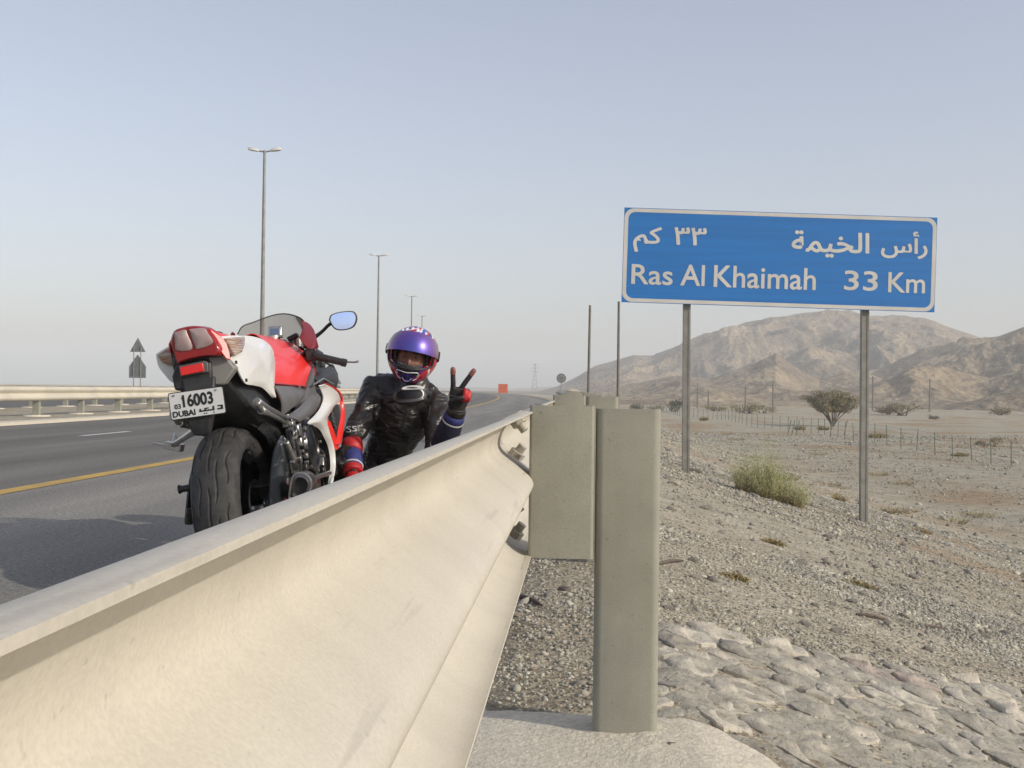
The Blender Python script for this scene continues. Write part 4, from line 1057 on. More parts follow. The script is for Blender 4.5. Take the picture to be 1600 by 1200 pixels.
tp = [(-.062, .216), (-.078, .222), (-.090, .238), (-.0955, .257), (-.092, .273), (-.078, .289), (-.055, .301), (-.028, .3095), (0, .312), (.028, .3095), (.055, .301), (.078, .289), (.092, .273), (.0955, .257), (.090, .238), (.078, .222), (.062, .216)]
rw = wheel('rear_wheel', 0, .312, .095, [(w_ * .88 - .006, r_) for w_, r_ in tp], .222, .115, True)
q = MB(); q.lathe([(.066, .06), (.066, .108), (.071, .108), (.071, .06)], n=40); q.build('brake_disc', M['chrome'], rw)
q = MB(); q.lathe([(-.085, .03), (-.085, .088), (-.078, .088), (-.078, .03)], n=36); q.build('sprocket', M['darkcast'], rw)
fw = wheel('front_wheel', 1.405, .30, .06, [(w_ * .63, (r_ - .216) * .86 + .216) for w_, r_ in tp], .222, .085, False)
for sx in (-1, 1):
    q = MB(); q.lathe([(sx * .07, .09), (sx * .07, .155), (sx * .075, .155), (sx * .075, .09)], n=40); q.build('brake_disc', M['chrome'], fw)
# --- swingarm, caliper, chain, hugger
q = MB()
for sx in (-1, 1):
    q.loft([[V(sx * (.118 + w_ * dx), y, z + hh * dz) for dx, dz in ((-1, -1), (1, -1), (1, 1), (-1, 1))] for (y, z, hh, w_) in ((-.07, .312, .028, .013), (.02, .318, .048, .016), (.16, .35, .062, .018), (.32, .39, .07, .018), (.50, .42, .06, .018))])
q.box((0, .46, .41), (.24, .10, .12))
q.build('swingarm', M['swing'], bk, smooth=40, bevel=.008)
q = MB(); q.tube([V(-.15, 0, .312), V(.155, 0, .312)], .014, 12); q.lathe([(.138, .005), (.138, .026), (.152, .026), (.152, .005)], (0, 0, .312), n=8); q.build('axle', M['alu'], bk)
q = MB(); q.box((.088, .10, .385), (.05, .09, .06), Matrix.Rotation(R(30), 3, 'X')); q.tube([V(.10, .13, .41), V(.125, .2, .42), V(.13, .34, .47)], .005, 6); q.build('rear_caliper', M['darkcast'], bk, bevel=.008)
q = MB()
for z_ in (.088, -.078): q.tube([V(-.081, -.0, .312 + z_), V(-.081, .54, .40 + z_ * .45)], .009, 6)
q.build('chain', M['darkcast'], bk)
q = MB(); rows_ = []
for a in np.linspace(4, 84, 22):
    r_ = .328 + .01 * (a > 30); ar = R(a)
    rows_.append([V(x, r_ * math.sin(ar) * 1.0, .312 + r_ * math.cos(ar) - .028 * (abs(x) / .1) ** 3) for x in np.linspace(-.104, .104, 11)])
q.grid(rows_); q.build('hugger', M['blackp'], bk, smooth=60, solid=.004)
q = MB(); q.prism([V(.108, y, z) for y, z in ((-.02, .60), (.10, .625), (.26, .545), (.30, .48), (.34, .44), (.26, .43), (.18, .50), (.08, .57))], (.007, 0, 0)); q.build('hugger_arm', M['blackm'], bk, bevel=.002)
# heel guard and dark frame end on the right side of the wheel
shell('heel_guard', bls([(421, 795), (424, 735), (430, 700), (438, 681)], .150), bls([(452, 795), (454, 750), (450, 718), (440, 682)], .138), M['swing'], n=18, k=6, bulge=.01, thick=.006)
M['silencer'] = mat('silencer_metal', (.20, .19, .175), .32, .9, (.14, .13, .12), 20)
# --- exhaust
ex_c = bl(467, 764, .20); 
q = MB(); ring = [(451, 777), (456, 748), (463, 739), (473, 739), (482, 744), (487, 754), (485, 766), (477, 780), (462, 790)]
base = bls(ring, .135 , 'y')
base = [bl(px, py, -.02, 'y') for px, py in ring]
ctr = sum(base, V(0, 0, 0)) / len(base)
b2 = spline(base + base[:1], 37)[:-1]
def sc_ring(P, k_, dy, shift=V(0, 0, 0)): return [ctr + (p - ctr) * k_ + V(0, dy, 0) + shift for p in P]
q.loft([sc_ring(b2, .52, .05), sc_ring(b2, .58, .0), sc_ring(b2, .66, -.006), sc_ring(b2, .95, -.002), sc_ring(b2, 1.0, .006), sc_ring(b2, .98, .06), sc_ring(b2, .92, .20, V(-.02, 0, .0)), sc_ring(b2, .70, .36, V(-.04, 0, -.01)), sc_ring(b2, .4, .46, V(-.05, 0, -.03))], caps=False)
q.build('silencer', M['silencer'], bk, smooth=50)
q = MB(); rr_ = sc_ring(b2, .965, -.002); q.tube(rr_ + rr_[:2], .004, 6); q.build('silencer_rim', M['alu'], bk)
q = MB(); q.loft([sc_ring(b2, .56, .012), sc_ring(b2, .40, .05), sc_ring(b2, .05, .06)], caps=True); q.build('tailpipe', M['ink'], bk, smooth=50)
q = MB(); q.tube(spline([ctr + V(-.05, .44, -.03), V(.05, .70, .16), V(0, .85, .14), V(0, 1.05, .25), V(0, 1.08, .42)], 16), .028, 10); q.build('exhaust_pipe', M['darkcast'], bk)
# --- engine and frame
q = MB(); q.box((0, .66, .36), (.30, .34, .34)); q.box((0, .80, .55), (.28, .26, .26), Matrix.Rotation(R(-20), 3, 'X')); q.box((0, .62, .2), (.22, .36, .10)); q.build('engine_block', M['darkcast'], bk, bevel=.03)
cc = bl(488, 697, .195)
q = MB(); q.lathe([(-.06, .118), (-.01, .118), (.004, .108), (.008, .092), (.002, .088), (.006, .06), (.012, .03), (.012, .001)], (cc.x, cc.y, cc.z), n=40)
q.build('clutch_cover', M['blackm'], bk, smooth=30)
q = MB()
for k_ in range(8): a = k_ * math.pi / 4; q.lathe([(0, .001), (0, .008), (.012, .008), (.012, .001)], (cc.x - .008, cc.y + .112 * math.cos(a), cc.z + .112 * math.sin(a)), n=8)
q.build('cover_bolt', M['alu'], bk)
q = MB(); q.lathe([(-.05, .075), (-.005, .075), (.002, .06), (.002, .001)], (cc.x - .015, cc.y + .17, cc.z - .06), n=30); q.build('generator_cover', M['darkcast'], bk, smooth=30)
for i_, (p_, s_) in enumerate((((466, 672), .02), ((470, 690), .016), ((505, 735), .014), ((478, 730), .013))):
    c_ = bl(*p_, .19); q = MB(); q.box(c_, (.02, s_ * 3, s_ * 2.2)); q.build('engine_fitting', M['alu'] if i_ < 2 else M['darkcast'], bk, bevel=.006)
q = MB()
for sx in (-1, 1):
    q.loft([[V(sx * (xx + w_ * dx), y, z + hh * dz) for dx, dz in ((-1, -1), (1, -1), (1, 1), (-1, 1))] for (y, z, hh, w_, xx) in ((.50, .46, .06, .018, .12), (.60, .62, .06, .02, .145), (.80, .72, .075, .022, .165), (1.00, .80, .07, .022, .14), (1.12, .86, .05, .02, .06))])
q.tube([V(0, 1.10, .92), V(0, 1.16, .74)], .045, 14)
q.build('frame', M['satin'], bk, smooth=40, bevel=.01)
q = MB(); q.box((0, .30, .56), (.10, .10, .16)); q.tube([V(0, .36, .66), V(0, .46, .34)], .035, 12); q.build('rear_shock', M['blackp'], bk)
# brake cylinder and rider peg on the right
q = MB(); a_, b__ = bl(447, 690, .165), bl(463, 734, .165); q.tube([a_, a_.lerp(b__, .5), b__], [.012, .016, .013], 8); q.box(b__, (.02, .03, .05)); q.build('master_cylinder', M['alu'], bk, bevel=.004)
q = MB(); q.tube([bl(482, 750, .20), bl(515, 739, .21)], .010, 8); q.build('foot_peg', M['alu'], bk)
plate('heel_plate', bls([(443, 684), (449, 690), (457, 715), (463, 738), (455, 741), (451, 720)], .15), (.006, 0, 0), M['alu'])
plate('footpeg_bracket', bls([(446, 648), (456, 652), (454, 668), (460, 692), (465, 716), (457, 718), (448, 690), (445, 668)], .135), (.016, 0, 0), M['satin'], mirror=True)
# passenger pegs with their hangers
for sx in (1, -1):
    q = MB(); a0, a1, a2, a3 = bl(401, 628, .150), bl(448, 654, .150), bl(408, 641, .150), bl(448, 661, .150)
    if sx < 0: a0, a1, a2, a3 = mir([a0, a1, a2, a3])
    q.tube([a0, a0.lerp(a1, .3), a1], [.017, .011, .010], 10); q.tube([a2, a2.lerp(a3, .3), a3], [.016, .010, .009], 10); q.box(a1.lerp(a3, .5), (.03, .045, .05))
    q.tube([a1, a1 + V(.03 * sx, .05, -.01)], .011, 8); q.tube([a0, a2], [.013, .012], 8)
    q.build('passenger_peg', M['alu'], bk, smooth=45, bevel=.002)
# left peg seen beyond the plate and side stand
q = MB(); p0, p1, p2 = bl(313, 668, -.14), bl(268, 697, -.34), bl(238, 692, -.44)
q.tube([V(-.12, .02, p0.z), p0, p0.lerp(p1, .5), p1], [.02, .018, .013, .012], 8); q.tube([p1.lerp(p0, .12), bl(274, 676, -.33)], [.012, .005], 6); q.tube([p1, p2], [.006, .0035], 6); q.box(p1 + V(.01, 0, -.003), (.07, .05, .03), Matrix.Rotation(R(20), 3, 'Y'))
q.build('foot_peg', M['alu'], bk, smooth=45, bevel=.002)
q = MB(); q.tube([V(-.14, .55, .28), V(-.24, .42, .12), V(-.26, .36, .05)], [.016, .014, .014], 8); q.box((-.262, .35, .045), (.06, .08, .012)); q.build('side_stand', M['blackm'], bk, bevel=.003)
q = MB(); c_ = bl(285, 764, -.145); q.tube([V(-.10, c_.y, c_.z), c_, c_ + V(-.012, 0, 0)], [.014, .012, .017], 10); q.build('stand_bobbin', M['blackp'], bk)
q = MB(); q.tube([bl(297, 795, -.11), bl(295, 818, -.125)], [.013, .016], 8); q.build('chain_adjuster', M['darkcast'], bk)
# --- tail: white sides, red cowl, lamp
TW = .145                                                        # half width at the indicators
top = [bl(378, 525, .134), bl(393, 526, .135), bl(410, 531, .136), bl(422, 541, .135), bl(427, 553, .132), bl(429, 575, .132), bl(428, 600, .132), bl(425, 621, .134)]
bot = [bl(357, 563, .116), bl(363, 566, .121), bl(370, 576, .127), bl(377, 591, .131), bl(384, 600, .132), bl(396, 602, .133), bl(410, 606, .133), bl(425, 621, .134)]
shell('tail_side_panel', top, bot, M['whitep'], n=36, k=12, bulge=.014, thick=.005, mirror=False)
q = MB()
for p_ in ((369, 566), (385, 594)):
    c_ = bl(*p_, .143 if p_[0] < 380 else .150); q.lathe([(-.003, .001), (-.003, .006), (.003, .006), (.003, .001)], tuple(c_), n=10)
q.build('panel_screw', M['ink'], bk)
# flank of the tail behind the indicators, both sides
shell('tail_flank', [bl(343, 526, .112), bl(360, 524.5, .122), bl(379, 525, .134)], [bl(357, 563, .110), bl(360, 562, .114), bl(374, 555, .128)], M['whitep'], n=12, k=8, bulge=.004, thick=.004, mirror=False)
sig = [(347, 529), (378, 526.5), (377, 541), (373, 551), (362, 557), (355, 545)]
for sx in (1,):
    P = [bl(px, py, .112 + .022 * (px - 347) / 31) for px, py in sig]
    P2 = [p + V(.012, -.004, 0) for p in P]
    if sx < 0: P, P2 = mir(P), mir(P2)
    c_ = sum(P, V(0, 0, 0)) / len(P)
    q = MB(); q.loft([P, P2, [p.lerp(c_, .12) + V(sx * .016, -.005, 0) for p in P]]); ind = q.build('indicator', M['lensamber'], bk, smooth=40, bevel=.003)
    pass
# the left side of the tail beyond the lamp
P = [bl(px, py, -.24, 'y') for px, py in ((242.5, 553), (262, 541.5), (272, 543), (280, 568), (276, 596), (266, 596), (255, 584), (246, 571))]
q = MB(); r_ = spline(P + P[:1], 33)[:-1]; c_ = sum(P, V(0, 0, 0)) / len(P)
q.loft([[p.lerp(c_, .06) for p in r_], [p + V(0, .006, 0) for p in r_], [p + V(.004, .10, .004) for p in r_], [p + V(.02, .22, .0) for p in r_], [p.lerp(c_, .1) + V(.035, .62, -.05) for p in r_]]); q.build('tail_flank', M['whitep'], bk, smooth=50)
P = [bl(px, py, -.247, 'y') for px, py in ((246, 554.5), (262, 545), (270, 545), (275, 571), (266, 572), (254, 567))]
c_ = sum(P, V(0, 0, 0)) / len(P); q = MB(); q.loft([P, [p.lerp(c_, .06) + V(0, -.008, 0) for p in P], [p.lerp(c_, .5) + V(0, -.014, 0) for p in P]]); ind = q.build('indicator', M['lensamber'], bk, smooth=40, bevel=.002)
q = MB(); q.loft([[p.lerp(c_ + V(.01, 0, 0), t_) + V(0, d_, 0) for p in P] for t_, d_ in ((.35, -.008), (.4, -.0145), (.8, -.0165))]); q.build('bulb', M['lensamber'], ind, smooth=40)
# body of the tail: loft of cross sections, rear to front
lampP = [(266, 533), (272, 517), (285, 511.5), (300, 509), (315, 510), (325, 514), (334, 523), (342, 536), (347, 548), (343, 556), (322, 557), (300, 561), (283, 566), (277, 568), (273, 556), (268, 543)]
LY = -.33
tl0 = [bl(px, py, LY, 'y') for px, py in lampP]; lc = sum(tl0, V(0, 0, 0)) / len(tl0)
tl1 = spline(tl0 + tl0[:1], 49)[:-1]
q = MB(); q.loft([[p.lerp(lc, .10) + V(0, -.012, 0) for p in tl1], [p.lerp(lc, .03) + V(0, -.006, 0) for p in tl1], [p + V(0, .004, 0) for p in tl1], [V(p.x * 1.05, p.y + .05, p.z + .002) for p in tl1]], caps=True)
lampo = q.build('tail_lamp', M['reddark'], bk, smooth=45)
for P in ([(273, 520), (289, 515), (293, 522), (300.5, 545), (277, 547.5), (274, 538)], [(296, 514.5), (318, 512.5), (325, 520), (333, 536), (310, 545), (305, 540)]):
    r_ = [bl(px, py, LY - .012, 'y') for px, py in P]; c_ = sum(r_, V(0, 0, 0)) / len(r_); r_ = spline(r_ + r_[:1], 25)[:-1]
    q = MB(); q.loft([[p + V(0, .004, 0) for p in r_], [p + V(0, -.004, 0) for p in r_], [p.lerp(c_, .2) + V(0, -.008, 0) for p in r_], [p.lerp(c_, .75) + V(0, -.010, 0) for p in r_]])
    q.build('lamp_lens', M['lensplain'], lampo, smooth=40)
# red cowl behind the seat, running forward from the lamp
rows_ = []
for (y, wd, zt, zb, rnd_) in ((-.30, .098, .955, .905, 1), (-.22, .112, .953, .885, 1), (-.10, .118, .940, .875, 1), (.02, .115, .915, .865, 1), (.14, .105, .885, .85, 1)):
    prof_ = [(-1, 0), (-.98, .45), (-.85, .78), (-.55, .95), (0, 1), (.55, .95), (.85, .78), (.98, .45), (1, 0)]
    rows_.append([V(wd * .93 * a + .02, y, zb + (zt - zb) * b_) for a, b_ in prof_])
q = MB(); q.grid(rows_); q.build('seat_cowl', M['red'], bk, smooth=60, solid=.005)
# red wing from the lamp down past the indicator
for sx in (1,):
    P = [bl(px, py, yy, 'y') for px, py, yy in ((325, 513, -.315), (345, 526.5, -.305), (352, 538, -.31), (358, 552, -.305), (359, 563, -.30), (352, 561, -.315), (345, 552, -.32), (338, 536, -.33))]
    if sx < 0: P = [V(.048 - p.x, p.y, p.z) for p in P]
    q = MB(); q.prism(P, V(.006 * sx, -.010, 0)); q.build('lamp_wing', M['red'], bk, smooth=35, bevel=.003)
# hollow under the tail and its grey liners
q = MB(); q.loft([[V(wd * a, y, zb + (zt - zb) * b_) for a, b_ in ((-1, .1), (-.9, 1), (.9, 1), (1, .1), (.6, 0), (-.6, 0))] for (y, wd, zt, zb) in ((-.30, .07, .885, .84), (-.12, .105, .90, .70), (.06, .115, .88, .60), (.24, .118, .86, .55), (.40, .12, .80, .52))])
q.build('inner_fender', M['blackp'], bk, smooth=40, bevel=.012)
P = [bl(px, py, -.30, 'y') for px, py in ((325, 557), (345, 555), (357, 563), (368, 575), (349, 601), (331, 603), (327, 580))]
q = MB(); q.prism(P, V(0, .05, 0)); q.build('undertail_liner', M['liner'], bk, smooth=35, bevel=.006)
P = [bl(px, py, -.312, 'y') for px, py in ((274, 570), (318, 560), (330, 566), (331, 590), (325, 606), (300, 612), (272, 610), (268, 588))]
q = MB(); q.prism(P, V(0, .08, 0)); q.build('undertail', M['blackp'], bk, smooth=35, bevel=.008)
P = [bl(px, py, -.325, 'y') for px, py in ((279, 571.5), (320, 563.5), (324, 566), (325, 581), (281, 589))]
q = MB(); q.prism(P, V(0, .012, 0)); rh = q.build('reflector_holder', M['satin'], bk, smooth=35, bevel=.002)
P = [bl(px, py, -.331, 'y') for px, py in ((280.5, 574), (316.5, 567), (318.5, 580), (282.5, 587.5))]
q = MB(); q.prism(P, V(0, .008, 0)); q.build('reflector', mat('reflector_red', (.72, .012, .014), .18, coat=.8), rh, smooth=35, bevel=.002)
# plate holder
q = MB(); q.loft([[bl(px, py, yy, 'y') + V(0, dy, 0) for px, py, dy in ((a, z_, 0), (b_, z_, 0), (b_, z_, .04), (a, z_, .04))] for (a, b_, z_, yy) in ((282, 336, 588, -.31), (290, 333, 620, -.335), (292, 330, 655, -.34), (297, 327, 672, -.335), (303, 324, 681, -.325))])
q.build('plate_holder', M['blackp'], bk, smooth=35, bevel=.006)
pq = [(264.5, 614.5), (351, 602.5), (352.5, 644.5), (267.5, 657.5)]
PY_ = -.352
pa, pb, pc, pd = [bl(px, py, PY_, 'y') for px, py in pq]
ux = (pb - pa).normalized(); uz = (pa - pd); uz = (uz - ux * uz.dot(ux)).normalized(); un = ux.cross(uz); PW, PH = (pb - pa).length, (pa - pd).length
def pp(u, v, d=0): return pd + ux * (u * PW) + uz * (v * PH) + un * d
q = MB(); q.loft([[pp(u / 100, v / 50, d) for u, v in rrect(0, 0, 100, 50, 4, 5)] for d in (-.002, 0)]); lp = q.build('licence_plate', M['ink'], bk, smooth=35)
q = MB(); q.loft([[pp(u / 100, v / 50, d) for u, v in rrect(1.6, 1.6, 98.4, 48.4, 3, 5)] for d in (-.001, .0008)]); q.build('plate_face', M['platew'], lp, smooth=35)
def ptxt(s, u, v, wu, hv, bd):
    text_mesh('plate_lettering', s, 1, M['ink'], lp, pp(u, v, .001), ux, uz, 0, .0003, wu * PW, hv * PH, bd, .00003)
ptxt("16003", .25, .41, .55, .46, .035)
ptxt("03", .095, .385, .115, .18, .03)
ptxt("DUBAI", .045, .09, .41, .22, .035)
q = MB(); q.prism([pp(.262, .79, .0013), pp(.275, .79, .0013), pp(.275, .86, .0013), pp(.232, .76, .0013), pp(.232, .70, .0013)], un * .0002); q.build('plate_lettering', M['ink'], lp, smooth=0)
q = MB()   # the emirate's name in Arabic, squared off as on the plate
for (u0, v0, u1, v1) in ((.85, .17, .955, .225), (.915, .17, .955, .335), (.86, .29, .955, .335), (.70, .17, .80, .225), (.765, .17, .80, .33), (.52, .17, .735, .225), (.53, .17, .56, .285), (.62, .17, .65, .30), (.62, .255, .70, .30), (.60, .08, .625, .12), (.64, .08, .665, .12), (.77, .08, .795, .12)):
    dz_ = .0012 + rnd.random() * .0006; q.prism([pp(u0, v0, dz_), pp(u1, v0, dz_), pp(u1, v1, dz_), pp(u0, v1, dz_)], un * .0002)
q.build('plate_lettering', M['ink'], lp, smooth=0)
q = MB()
for u in (.10, .86):
    q.loft([[pp(u, .88, d) + (ux * math.cos(a) * 1.5 + uz * math.sin(a)) * .0035 for a in np.linspace(0, 6.283, 13)[:-1]] for d in (0, .002)])
q.build('plate_screw', M['alu'], lp)
# --- seat, tank and covers
q = MB(); q.grid([[V(wd * a, y, z + .03 * (1 - a * a)) for a in np.linspace(-1, 1, 9)] for (y, wd, z) in ((.06, .10, .83), (.2, .12, .80), (.34, .125, .79), (.50, .10, .80))]); q.build('rider_seat', M['blackp'], bk, smooth=60, solid=.02)
tt = [bl(412, 531, .05), bl(428, 533, .06), bl(443, 535, .07), bl(457, 537, .085), bl(470, 547, .11), bl(480, 551, .125), bl(487, 559, .14)]
tb = [bl(426, 600, .118), bl(440, 601, .128), bl(452, 602, .14), bl(462, 603, .15), bl(472, 604, .155), bl(480, 605, .158), bl(487, 600, .16)]
shell('tank_side', tt, tb, M['red'], n=30, k=14, bulge=.022, thick=.004)
a = spline(tt, 20); q = MB(); q.grid([[p.lerp(V(-p.x, p.y, p.z), j / 8) + V(0, 0, .035 * math.sin(math.pi * j / 8)) for j in range(9)] for p in a]); q.build('tank_top', M['red'], bk, smooth=60, solid=.004)
q = MB(); fr_, bk_ = tt[-1], tb[-1]
q.grid([[p.lerp(V(-p.x, p.y, p.z), j / 8) + V(0, .03 * math.sin(math.pi * j / 8), 0) for j in range(9)] for p in (fr_, fr_.lerp(bk_, .5), bk_)]); q.build('tank_front', M['red'], bk, smooth=60, solid=.004)
q = MB(); q.lathe([(0, .045), (.012, .045), (.016, .03), (.016, .001)], (0, tt[3].y, tt[3].z + .035), 'z', 24); q.build('fuel_cap', M['alu'], bk, smooth=40)
q = MB(); q.tube([p + V(.010, 0, -.001) for p in spline(tb[:6], 14)], .004, 6); q.build('tank_edge_line', M['reddark'], bk)
shell('frame_cover', bls([(429, 603), (450, 604), (468, 606), (482, 608)], .150), bls([(440, 650), (452, 640), (468, 628), (484, 611)], .158), M['satin'], n=20, k=8, bulge=.012)
shell('frame_spar_cover', bls([(446, 652), (470, 634), (486, 611), (499, 606), (506, 615)], .170), bls([(466, 660), (480, 652), (494, 642), (502, 630), (505, 616)], .185), M['satin'], n=22, k=8, bulge=.014)
q = MB(); q.box((0, .66, .66), (.22, .36, .10)); q.build('airbox', M['blackp'], bk, bevel=.03)
# --- side fairing
fl = [(498, 603), (501.5, 610), (505, 621), (503, 630), (498.5, 640), (490, 651), (480, 661), (489, 664), (499, 671), (506, 683), (512, 697), (515.5, 716), (516, 734), (512.5, 757)]
frr = [(506, 600), (517, 603), (528, 611), (531.5, 625), (522, 634), (515, 646), (510.5, 654), (511, 660), (512, 666), (514, 678), (517, 690), (521, 706), (520.5, 735), (515.5, 757)]
def fx_(py): return .205 - .02 * max(0, (py - 660) / 100)
shell('side_fairing', [bl(px, py, fx_(py)) for px, py in fl], [bl(px, py, fx_(py) + .012) for px, py in frr], M['whitep'], n=60, k=8, bulge=.014, thick=.004)
shell('fairing_red_edge', bls([(507, 599), (521, 606.5), (531, 616), (536.5, 634), (537.5, 655), (535, 680), (531, 694)], .226), bls([(507, 602), (519, 606), (528, 613), (531.5, 632), (532, 650), (527, 675), (524, 695)], .214), M['red'], n=36, k=6, bulge=.008, thick=.005)
shell('fairing_red_inset', bls([(514, 658), (520, 670), (526, 689), (529, 700)], .212), bls([(509.5, 657), (512, 668), (518, 688), (522, 703)], .205), M['red'], n=20, k=6, bulge=.006, thick=.005)
shell('inner_fairing', bls([(520, 633), (528, 633), (531, 652), (525, 676)], .17), bls([(514, 656), (520, 668), (522, 678), (524, 690)], .17), M['blackp'], n=14, k=5, bulge=.0)
q = MB(); 
for z_ in range(6): c_ = bl(517 + z_ * 1.6, 634 + z_ * 7, .185); q.tube([c_, c_ + V(-.02, .02, .02)], .008, 6)
q.build('radiator_fitting', M['alu'], bk)
q = MB(); q.box((0, 1.12, .48), (.34, .04, .30)); q.build('radiator', M['darkcast'], bk, bevel=.01)
# black cowl inside the front fairing beside the bar
shell('cowl_liner', bls([(489, 592), (503, 580), (518, 569), (524, 578)], .18), bls([(498, 602), (508, 600), (517, 602), (525, 607)], .20), M['blackp'], n=20, k=7, bulge=.012)
q = MB(); q.tube([bl(490, 601, .2), bl(505, 592, .21), bl(522, 601, .222)], [.004, .006, .004], 6); q.build('cowl_trim', M['alu'], bk)
# --- front end
for sx in (-1, 1):
    q = MB(); q.tube([V(sx * .105, 1.14, .98), V(sx * .105, 1.27, .62)], .026, 12); q.tube([V(sx * .105, 1.27, .62), V(sx * .105, 1.405, .30)], .024, 12); q.build('fork_leg', M['darkcast'], bk)
q = MB(); q.box((0, 1.13, .965), (.27, .07, .03)); q.lathe([(0, .03), (.02, .03), (.022, .001)], (0, 1.12, .975), 'z', 16); q.build('top_yoke', M['darkcast'], bk, bevel=.012)
q = MB(); rows_ = []
for a in np.linspace(-50, 50, 16): rows_.append([V(x, 1.405 + .325 * math.sin(R(a)), .30 + .325 * math.cos(R(a)) - .02 * (abs(x) / .07) ** 3) for x in np.linspace(-.072, .072, 7)])
q.grid(rows_); q.build('front_fender', M['whitep'], bk, smooth=60, solid=.004)
# nose: lofted shell open to the rear
rows_ = []
for (y, wd, zt, zb) in ((1.20, .185, .90, .60), (1.27, .175, .895, .64), (1.36, .155, .87, .68), (1.44, .12, .85, .72), (1.52, .05, .81, .76)):
    rows_.append([V(wd * a, y, zb + (zt - zb) * b_) for a, b_ in ((-.72, 0), (-.95, .25), (-1, .5), (-.93, .8), (-.72, 1), (-.35, 1.02), (0, 1.03), (.35, 1.02), (.72, 1), (.93, .8), (1, .5), (.95, .25), (.72, 0))])
q = MB(); q.grid(rows_); q.build('nose_fairing', M['red'], bk, smooth=60, solid=.005)
# raised cheeks at both sides of the screen
ck = [(470, 503), (479, 504.5), (487, 511), (492, 522), (494.5, 535), (494, 545), (486, 552), (474, 541), (468, 527)]
shell('screen_cheek', [bl(470, 502, .155), bl(479, 504, .165), bl(487, 511, .178), bl(492, 522, .19), bl(494, 540, .198)], [bl(468, 527, .15), bl(472, 534, .155), bl(478, 541, .165), bl(486, 546, .178), bl(493, 546, .196)], M['cheek'], n=24, k=8, bulge=.012, thick=.004)
SY = 1.10
scr = [(371, 522), (374.5, 509), (388, 501.5), (402.5, 494), (417, 488.5), (431, 486.5), (445, 488.5), (460, 494), (469.5, 503), (470.5, 515), (468.5, 530)]
top_ = [bl(px, py, SY - .05, 'y') for px, py in scr]; mid_ = sum(top_, V(0, 0, 0)) / len(top_)
a = spline(top_, 40); low = [V(-.155 + .31 * i / 39, 1.12 + .26 * math.sin(math.pi * i / 39), .905 + .02 * math.sin(math.pi * i / 39)) for i in range(40)]
q = MB(); rows_ = []
for i in range(40):
    t0, t1 = a[i] + V(0, .16 * math.sin(math.pi * i / 39), 0), low[i]
    rows_.append([t0.lerp(t1, j / 9) + V(0, .03 * math.sin(math.pi * j / 9), .012 * math.sin(math.pi * j / 9)) for j in range(10)])
q.grid(rows_); q.build('windscreen', M['smoke'], bk, smooth=70)
q = MB(); q.tube([r_[0] for r_ in rows_], .0028, 6); q.build('screen_edge', M['ink'], bk)
# instruments, navigation unit
q = MB(); q.box((0, 1.24, .945), (.20, .05, .09), Matrix.Rotation(R(-25), 3, 'X')); q.build('instruments', M['blackp'], bk, bevel=.012)
n0 = bl(430, 524, 1.02, 'y'); q = MB(); mt = Matrix.Rotation(R(-12), 3, 'X') @ Matrix.Rotation(R(6), 3, 'Y')
q.box(n0, (.064, .016, .085), mt); nav = q.build('navigation_unit', M['alu'], bk, bevel=.006)
q = MB(); q.box(n0 + mt @ V(0, -.009, .008), (.044, .004, .046), mt); q.build('display', M['screen_lcd'], nav, smooth=0, bevel=.002)
q = MB(); q.tube([n0 + V(0, 0, -.04), n0 + V(0, .04, -.12)], .008, 8); q.build('mount', M['blackp'], nav)
q = MB(); c_ = bl(458, 527, .085); q.box(c_, (.05, .04, .022), Matrix.Rotation(R(-18), 3, 'Y')); q.build('fluid_reservoir', M['blackp'], bk, bevel=.005)
q = MB(); c2 = bl(465, 535, .09); q.lathe([(-.02, .022), (.014, .024), (.018, .02)], tuple(c2), 'z', 14, caps=True); q.build('reservoir_cap', M['alu'], bk, smooth=40)
q = MB()
for p_ in ((470, 538), (476, 545), (480, 540), (484, 548)): q.tube([bl(*p_, .11), bl(p_[0] + 4, p_[1] + 5, .12), bl(p_[0] + 5, p_[1] - 3, .13)], .004, 6)
q.build('brake_hose', M['alu'], bk)
